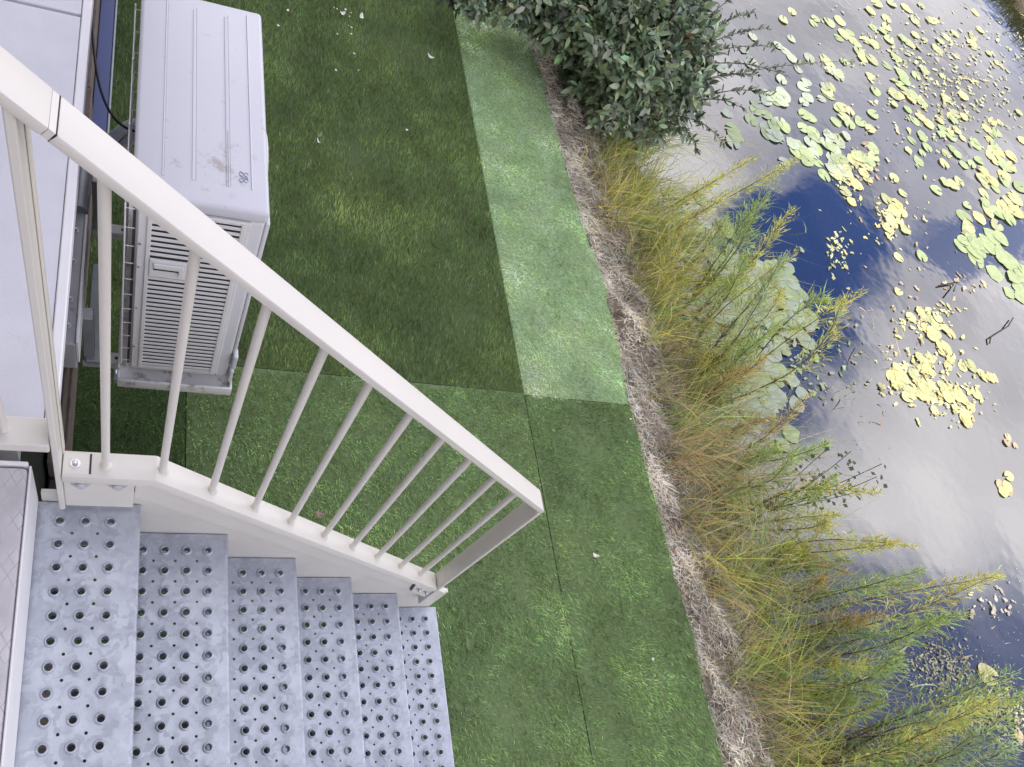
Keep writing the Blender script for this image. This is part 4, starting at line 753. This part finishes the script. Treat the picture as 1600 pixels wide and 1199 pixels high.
# clusters: px centre, px spread, rotation(deg), count, colours, size range, place words
CL = [((1340, 40), (75, 30), 20, 20, ('sage', 'pale'), (.7, 1.3), 'at the top of the pond'), ((1450, 35), (80, 25), 25, 16, ('pale', 'yellow'), (.7, 1.2), 'at the top of the pond'), ((1400, 110), (60, 35), 30, 22, ('sage', 'pale'), (.8, 1.3), 'right of the long bush shoot'),
      ((1500, 150), (75, 45), 30, 18, ('pale', 'yellow'), (.6, 1.1), 'towards the far bank'), ((1320, 125), (40, 30), 40, 12, ('pale', 'sage'), (.8, 1.2), 'at the tip of the long bush shoot'), ((1455, 205), (60, 28), 35, 20, ('sage', 'yellow'), (.7, 1.1), 'in the middle of the upper pond'),
      ((1540, 235), (40, 25), 40, 18, ('yellow', 'sage'), (.8, 1.2), 'by the upper right edge'), ((1330, 175), (22, 20), 30, 8, ('sage', 'pale'), (.8, 1.2), 'below the long bush shoot'), ((1225, 110), (45, 60), 60, 26, ('grey green',), (.7, 1.1), 'beside the bush in the shade'),
      ((1235, 205), (75, 32), 25, 48, ('grey green', 'sage'), (.8, 1.25), 'shaded above the blue reflection'), ((1300, 230), (30, 20), 40, 14, ('sage', 'grey green'), (.8, 1.2), 'shaded above the blue reflection'), ((1325, 275), (24, 30), 70, 14, ('yellow', 'pale'), (.8, 1.2), 'right of the blue reflection'),
      ((1390, 330), (26, 28), 60, 14, ('yellow', 'pale'), (.7, 1.0), 'in the yellow clump at mid pond'), ((1480, 265), (55, 20), 40, 16, ('sage', 'pale'), (.7, 1.1), 'left of the big right hand cluster'), ((1555, 310), (42, 42), 45, 26, ('sage', 'pale', 'yellow'), (.9, 1.45), 'in the big right hand cluster'), ((1540, 385), (50, 25), 30, 24, ('sage',), (.9, 1.5), 'in the lower part of the right hand cluster'), ((1588, 440), (20, 28), 45, 10, ('sage',), (.9, 1.4), 'at the right edge below the big cluster'),
      ((1440, 495), (35, 14), 40, 12, ('yellow', 'pale'), (.5, .9), 'in the small drift at mid pond'), ((1480, 550), (40, 18), 30, 16, ('yellow', 'pale'), (.5, 1.0), 'in the yellow drift below mid pond'), ((1430, 590), (45, 22), 15, 26, ('yellow', 'pale'), (.5, 1.0), 'in the yellow drift below mid pond'), ((1500, 630), (34, 20), 35, 16, ('yellow',), (.5, .95), 'at the lower end of the yellow drift'), ((1548, 590), (12, 9), 0, 4, ('yellow', 'tan'), (.5, .8), 'right of the yellow drift'),
      ((1580, 765), (20, 14), 20, 6, ('yellow', 'tan'), (.6, .9), 'at the right edge halfway down'), ((1580, 690), (14, 5), 20, 3, ('tan',), (.4, .6), 'at the right edge halfway down'), ((1215, 455), (42, 40), 45, 45, ('sage', 'grey green'), (.8, 1.2), 'under the feathery plumes'), ((1150, 480), (70, 50), 60, 95, ('sage', 'grey green'), (.8, 1.3), 'under the feathery plumes'), ((1170, 590), (70, 45), 60, 80, ('sage', 'grey green'), (.8, 1.2), 'under the feathery plumes'), ((1100, 380), (45, 40), 60, 18, ('grey green', 'sage'), (.8, 1.1), 'behind the upper sedge'),
      ((1255, 500), (30, 22), 50, 10, ('sage', 'grey green'), (.8, 1.2), 'under the feathery plumes'), ((1040, 300), (30, 35), 60, 10, ('grey green',), (.8, 1.1), 'behind the upper sedge')]
cand = []
for (c, sp_2, ro_, n_, cs, sz, words) in CL:
    for _ in range(n_):
        u, v = rng.normal(0, .62, 2); wd = 1.3 if c[1] < 300 else 1.05; u, v = np.clip(u, -1.6, 1.6) * sp_2[0] * wd, np.clip(v, -1.6, 1.6) * sp_2[1] * wd; a = R(ro_); x, y = c[0] + u * math.cos(a) - v * math.sin(a), c[1] + u * math.sin(a) + v * math.cos(a)
        cand.append((x, y, random.choice(cs), random.uniform(*sz), words))
SINGLE = [(1543, 1054, 'yellow', 1.15, 'alone in dark water near the bottom right', ), (1404, 402, 'yellow', .75, 'left of a lone green pad below the yellow clump'), (1440, 400, 'sage', .95, 'right of a small yellow pad below the yellow clump'), (1397, 278, 'pale', .9, 'alone between the yellow clump and the upper pads'), (1592, 1150, 'tan', .6, 'by the bottom right corner')]
lev = 0
def put_pad(x, y, cn, s_, label):
    global lev
    lev = (lev + 1) % 7; p = at(x, y, ZW + .003 + .0009 * lev)
    o = bpy.data.objects.new('lily_pad', random.choice(PM[cn])); o.location = p; o.rotation_euler = (random.uniform(-.008, .008), random.uniform(-.008, .008), random.uniform(0, 6.28)); o.scale = (s_, s_, s_); link(o); tag(o, label, 'lily pad', 'lily pads floating on the pond')
random.shuffle(cand); vis = [c for c in cand if 1000 < c[0] < 1598 and 2 < c[1] < 1195]; vis.sort(key=lambda c: 'plumes' in c[4])
for c in SINGLE: put_pad(c[0], c[1], c[2], c[3], f'{"oval yellow" if c[2] == "yellow" else c[2]} lily pad {c[4]}')
seen = {}
for c in sorted(vis[:293]):
    lb = f'{"small" if c[3] < .8 else "broad" if c[3] > 1.15 else "round"} {c[2]} lily pad {c[4]}'; seen.setdefault(lb, []).append(c)
for lb, cc in seen.items():
    for i, c in enumerate(cc): put_pad(c[0], c[1], c[2], c[3], lb + (f', {ORD[i]} from left' if len(cc) > 1 else ''))
tb = TB()
def pad_disc(tb, p, r_, c, irr=.10):
    k = len(p); n_ = 9; a = np.linspace(0, 2 * math.pi, n_, endpoint=False)[None] + rng.uniform(0, 6, (k, 1)); rr_ = r_[:, None] * (1 + rng.normal(0, irr, (k, n_))); el = rng.uniform(0, 3.14, (k, 1)); rr_ = rr_ * (1 + (irr > .2) * .45 * np.cos(2 * (a - el)))
    V = np.concatenate([p[:, None], p[:, None] + np.stack([rr_ * np.cos(a), rr_ * np.sin(a), rng.uniform(-.003, .004, (k, n_))], 2)], 1); F = np.array([[0, 1 + i, 1 + (i + 1) % n_] for i in range(n_)]); tb.add(V, F, c)
rest = vis[293:]
if rest: pad_disc(tb, np.array([tuple(at(c[0], c[1], ZW + .004 + random.uniform(0, .008))) for c in rest]), np.array([.07 * c[3] for c in rest]), np.array([PC[c[2]] for c in rest]))
# small broken leaf scraps round the pads and along the plants' feet
def scraps(c, sp_2, n_, tone, rmin=.005, rmax=.034):
    p = np.array([tuple(at(c[0] + rng.normal(0, sp_2[0] * .6), c[1] + rng.normal(0, sp_2[1] * .6), ZW + .003 + random.uniform(0, .008))) for _ in range(n_)]); pad_disc(tb, p, rmin + (rmax - rmin) * rng.beta(1.2, 2.5, n_), colr(tone, n_, .22, .05), .3)
for c_, s_, n_, to, *rm in (((1440, 585), (70, 45), 170, PC['yellow']), ((1500, 630), (40, 30), 70, PC['yellow']), ((1450, 495), (45, 22), 70, PC['yellow']), ((1395, 340), (30, 35), 90, PC['yellow']), ((1325, 280), (28, 35), 60, PC['pale']), ((1310, 390), (16, 26), 60, PC['pale']), ((1350, 250), (40, 60), 50, PC['tan']), ((1180, 500), (90, 80), 260, PC['grey green']), ((1160, 600), (80, 50), 160, PC['sage']),
                        ((1500, 180), (110, 70), 220, PC['pale']), ((1450, 60), (130, 50), 160, PC['pale']), ((1280, 560), (60, 60), 60, PC['sage']), ((1470, 1040), (45, 40), 420, (.38, .37, .22), .003, .014), ((1560, 1110), (60, 40), 420, (.44, .42, .25), .003, .016), ((1500, 120), (120, 60), 260, (.48, .48, .26), .01, .04), ((1560, 945), (40, 25), 25, (.4, .38, .3)), ((1220, 780), (60, 50), 40, PC['grey green']), ((1420, 400), (120, 90), 30, PC['tan']), ((1510, 445), (25, 15), 16, PC['tan'])):
    scraps(c_, s_, n_, to, *rm)
k = 900; p = np.array([tuple(at(rng.uniform(1150, 1620), rng.uniform(880, 1199), ZW + .003)) for _ in range(k)]); pad_disc(tb, p, rng.uniform(.0015, .004, k), colr((.4, .4, .34), k, .3))
tag(tb.build('floating_scraps', PADM), 'scraps of yellowed pads and duckweed floating between the lily pads', 'water plants', kind='stuff')
# submerged weed just below the surface
tb = TB()
for c_, s_, n_ in (((1400, 560), (70, 70), 340), ((1330, 640), (50, 40), 220), ((1480, 1050), (70, 60), 420), ((1250, 350), (30, 30), 40), ((1340, 520), (60, 40), 160), ((1560, 1150), (80, 40), 300), ((1330, 1000), (90, 90), 300)):
    p = np.array([tuple(at(c_[0] + rng.normal(0, s_[0] * .6), c_[1] + rng.normal(0, s_[1] * .6), ZW - .015 - random.random() * .08)) for _ in range(n_)]); D = unit(rng.normal(size=(n_, 3)) * [1, 1, .25]); V, F = blades(p, D, rng.normal(0, .5, (n_, 3)) * [1, 1, .2], rng.uniform(.06, .22, n_), rng.uniform(.004, .013, n_), 3); tb.add(V, F, colr((.50, .47, .30), n_, .3))
tag(tb.build('submerged_weed', VEG), 'dim weed fronds hanging just below the pond surface', 'water weed', kind='stuff')
# twigs
a, b_, c_ = at(1496, 441, ZW + .02), at(1490, 455, ZW + .05), at(1466, 447, ZW + .01)
tag(MB().tube([c_, a, b_], .008, 6).build('twig', TWIG), 'dark twig poking out of the water left of the right hand pads', 'twig')
pts = [at(1546, 537, ZW + .01), at(1548, 527, ZW + .02), at(1562, 518, ZW + .03), at(1575, 510, ZW + .03), at(1583, 497, ZW + .02)]
tag(MB().tube(pts, .006, 6).build('twig', TWIG), 'thin black bent twig floating near the right edge of the pond', 'twig')

# ------------------------------------------------------------------ litter on the lawn
def flake(px_, L, W, rot, mat, name, label, cat):
    p = at(px_[0], px_[1], .026); q = MB(p); n_ = 10; vs = [q.bm.verts.new((L / 2 * math.cos(a) * (1 + .1 * math.sin(5 * a + L * 99)), W / 2 * math.sin(a), .006 + .008 * math.cos(a * 2))) for a in [2 * math.pi * i / n_ for i in range(n_)]]
    c0 = q.bm.verts.new((0, 0, 0.0)); [q.bm.faces.new([c0, vs[i], vs[(i + 1) % n_]]) for i in range(n_)]; o = q.build(name, mat, smooth=True); o.rotation_euler = (0, 0, rot); return tag(o, label, cat)
flake((673, 89), .055, .024, -.5, PALE, 'pale_leaf', 'white curled leaf on the dark turf left of the pale strip', 'leaf')
flake((565, 27), .060, .026, 1.5, PALE, 'pale_leaf', 'upright white leaf on the turf near the top edge', 'leaf')
flake((535, 21), .040, .030, .3, PALE, 'pale_leaf', 'white crumbling leaf beside scattered crumbs near the top edge', 'leaf')
flake((762, 37), .035, .03, .3, PALE, 'pale_leaf', 'white leaf at the left tip of the bush', 'leaf')
flake((815, 38), .05, .03, .2, PALE, 'pale_leaf', 'cream leaf caught in front of the bush', 'leaf')
flake((499, 212), .05, .014, 1.1, BROWNL, 'dry_leaf', 'thin brown dry leaf on the dark turf right of the outdoor unit', 'leaf'); flake((498, 222), .04, .012, -1.0, PALE, 'dry_leaf', 'pale curled leaf crossing the brown one on the dark turf', 'leaf')
flake((930, 868), .04, .02, -.4, PALE, 'dry_leaf', 'small pale dry leaf on the right hand turf strip', 'leaf')
flake((500, 805), .05, .03, -.4, BROWNL, 'dry_leaf', 'brown leaf on the turf between two balusters', 'leaf')
q = TB(); cr2 = [(522, 12), (527, 14), (546, 26), (549, 20), (540, 15), (545, 40), (549, 43), (549, 53), (527, 53), (450, 16), (435, 40), (525, 110), (560, 110), (553, 84), (727, 48), (803, 70), (819, 82), (636, 203), (980, 690), (1020, 1030), (985, 655)]
k = len(cr2); pad_disc(q, np.array([tuple(at(*c_, .028)) for c_ in cr2]), rng.uniform(.004, .009, k), colr((.7, .68, .6), k, .1)); tag(q.build('white_crumbs', PADM), 'tiny white petals scattered over the lawn', 'petals', kind='stuff')
k = 9;
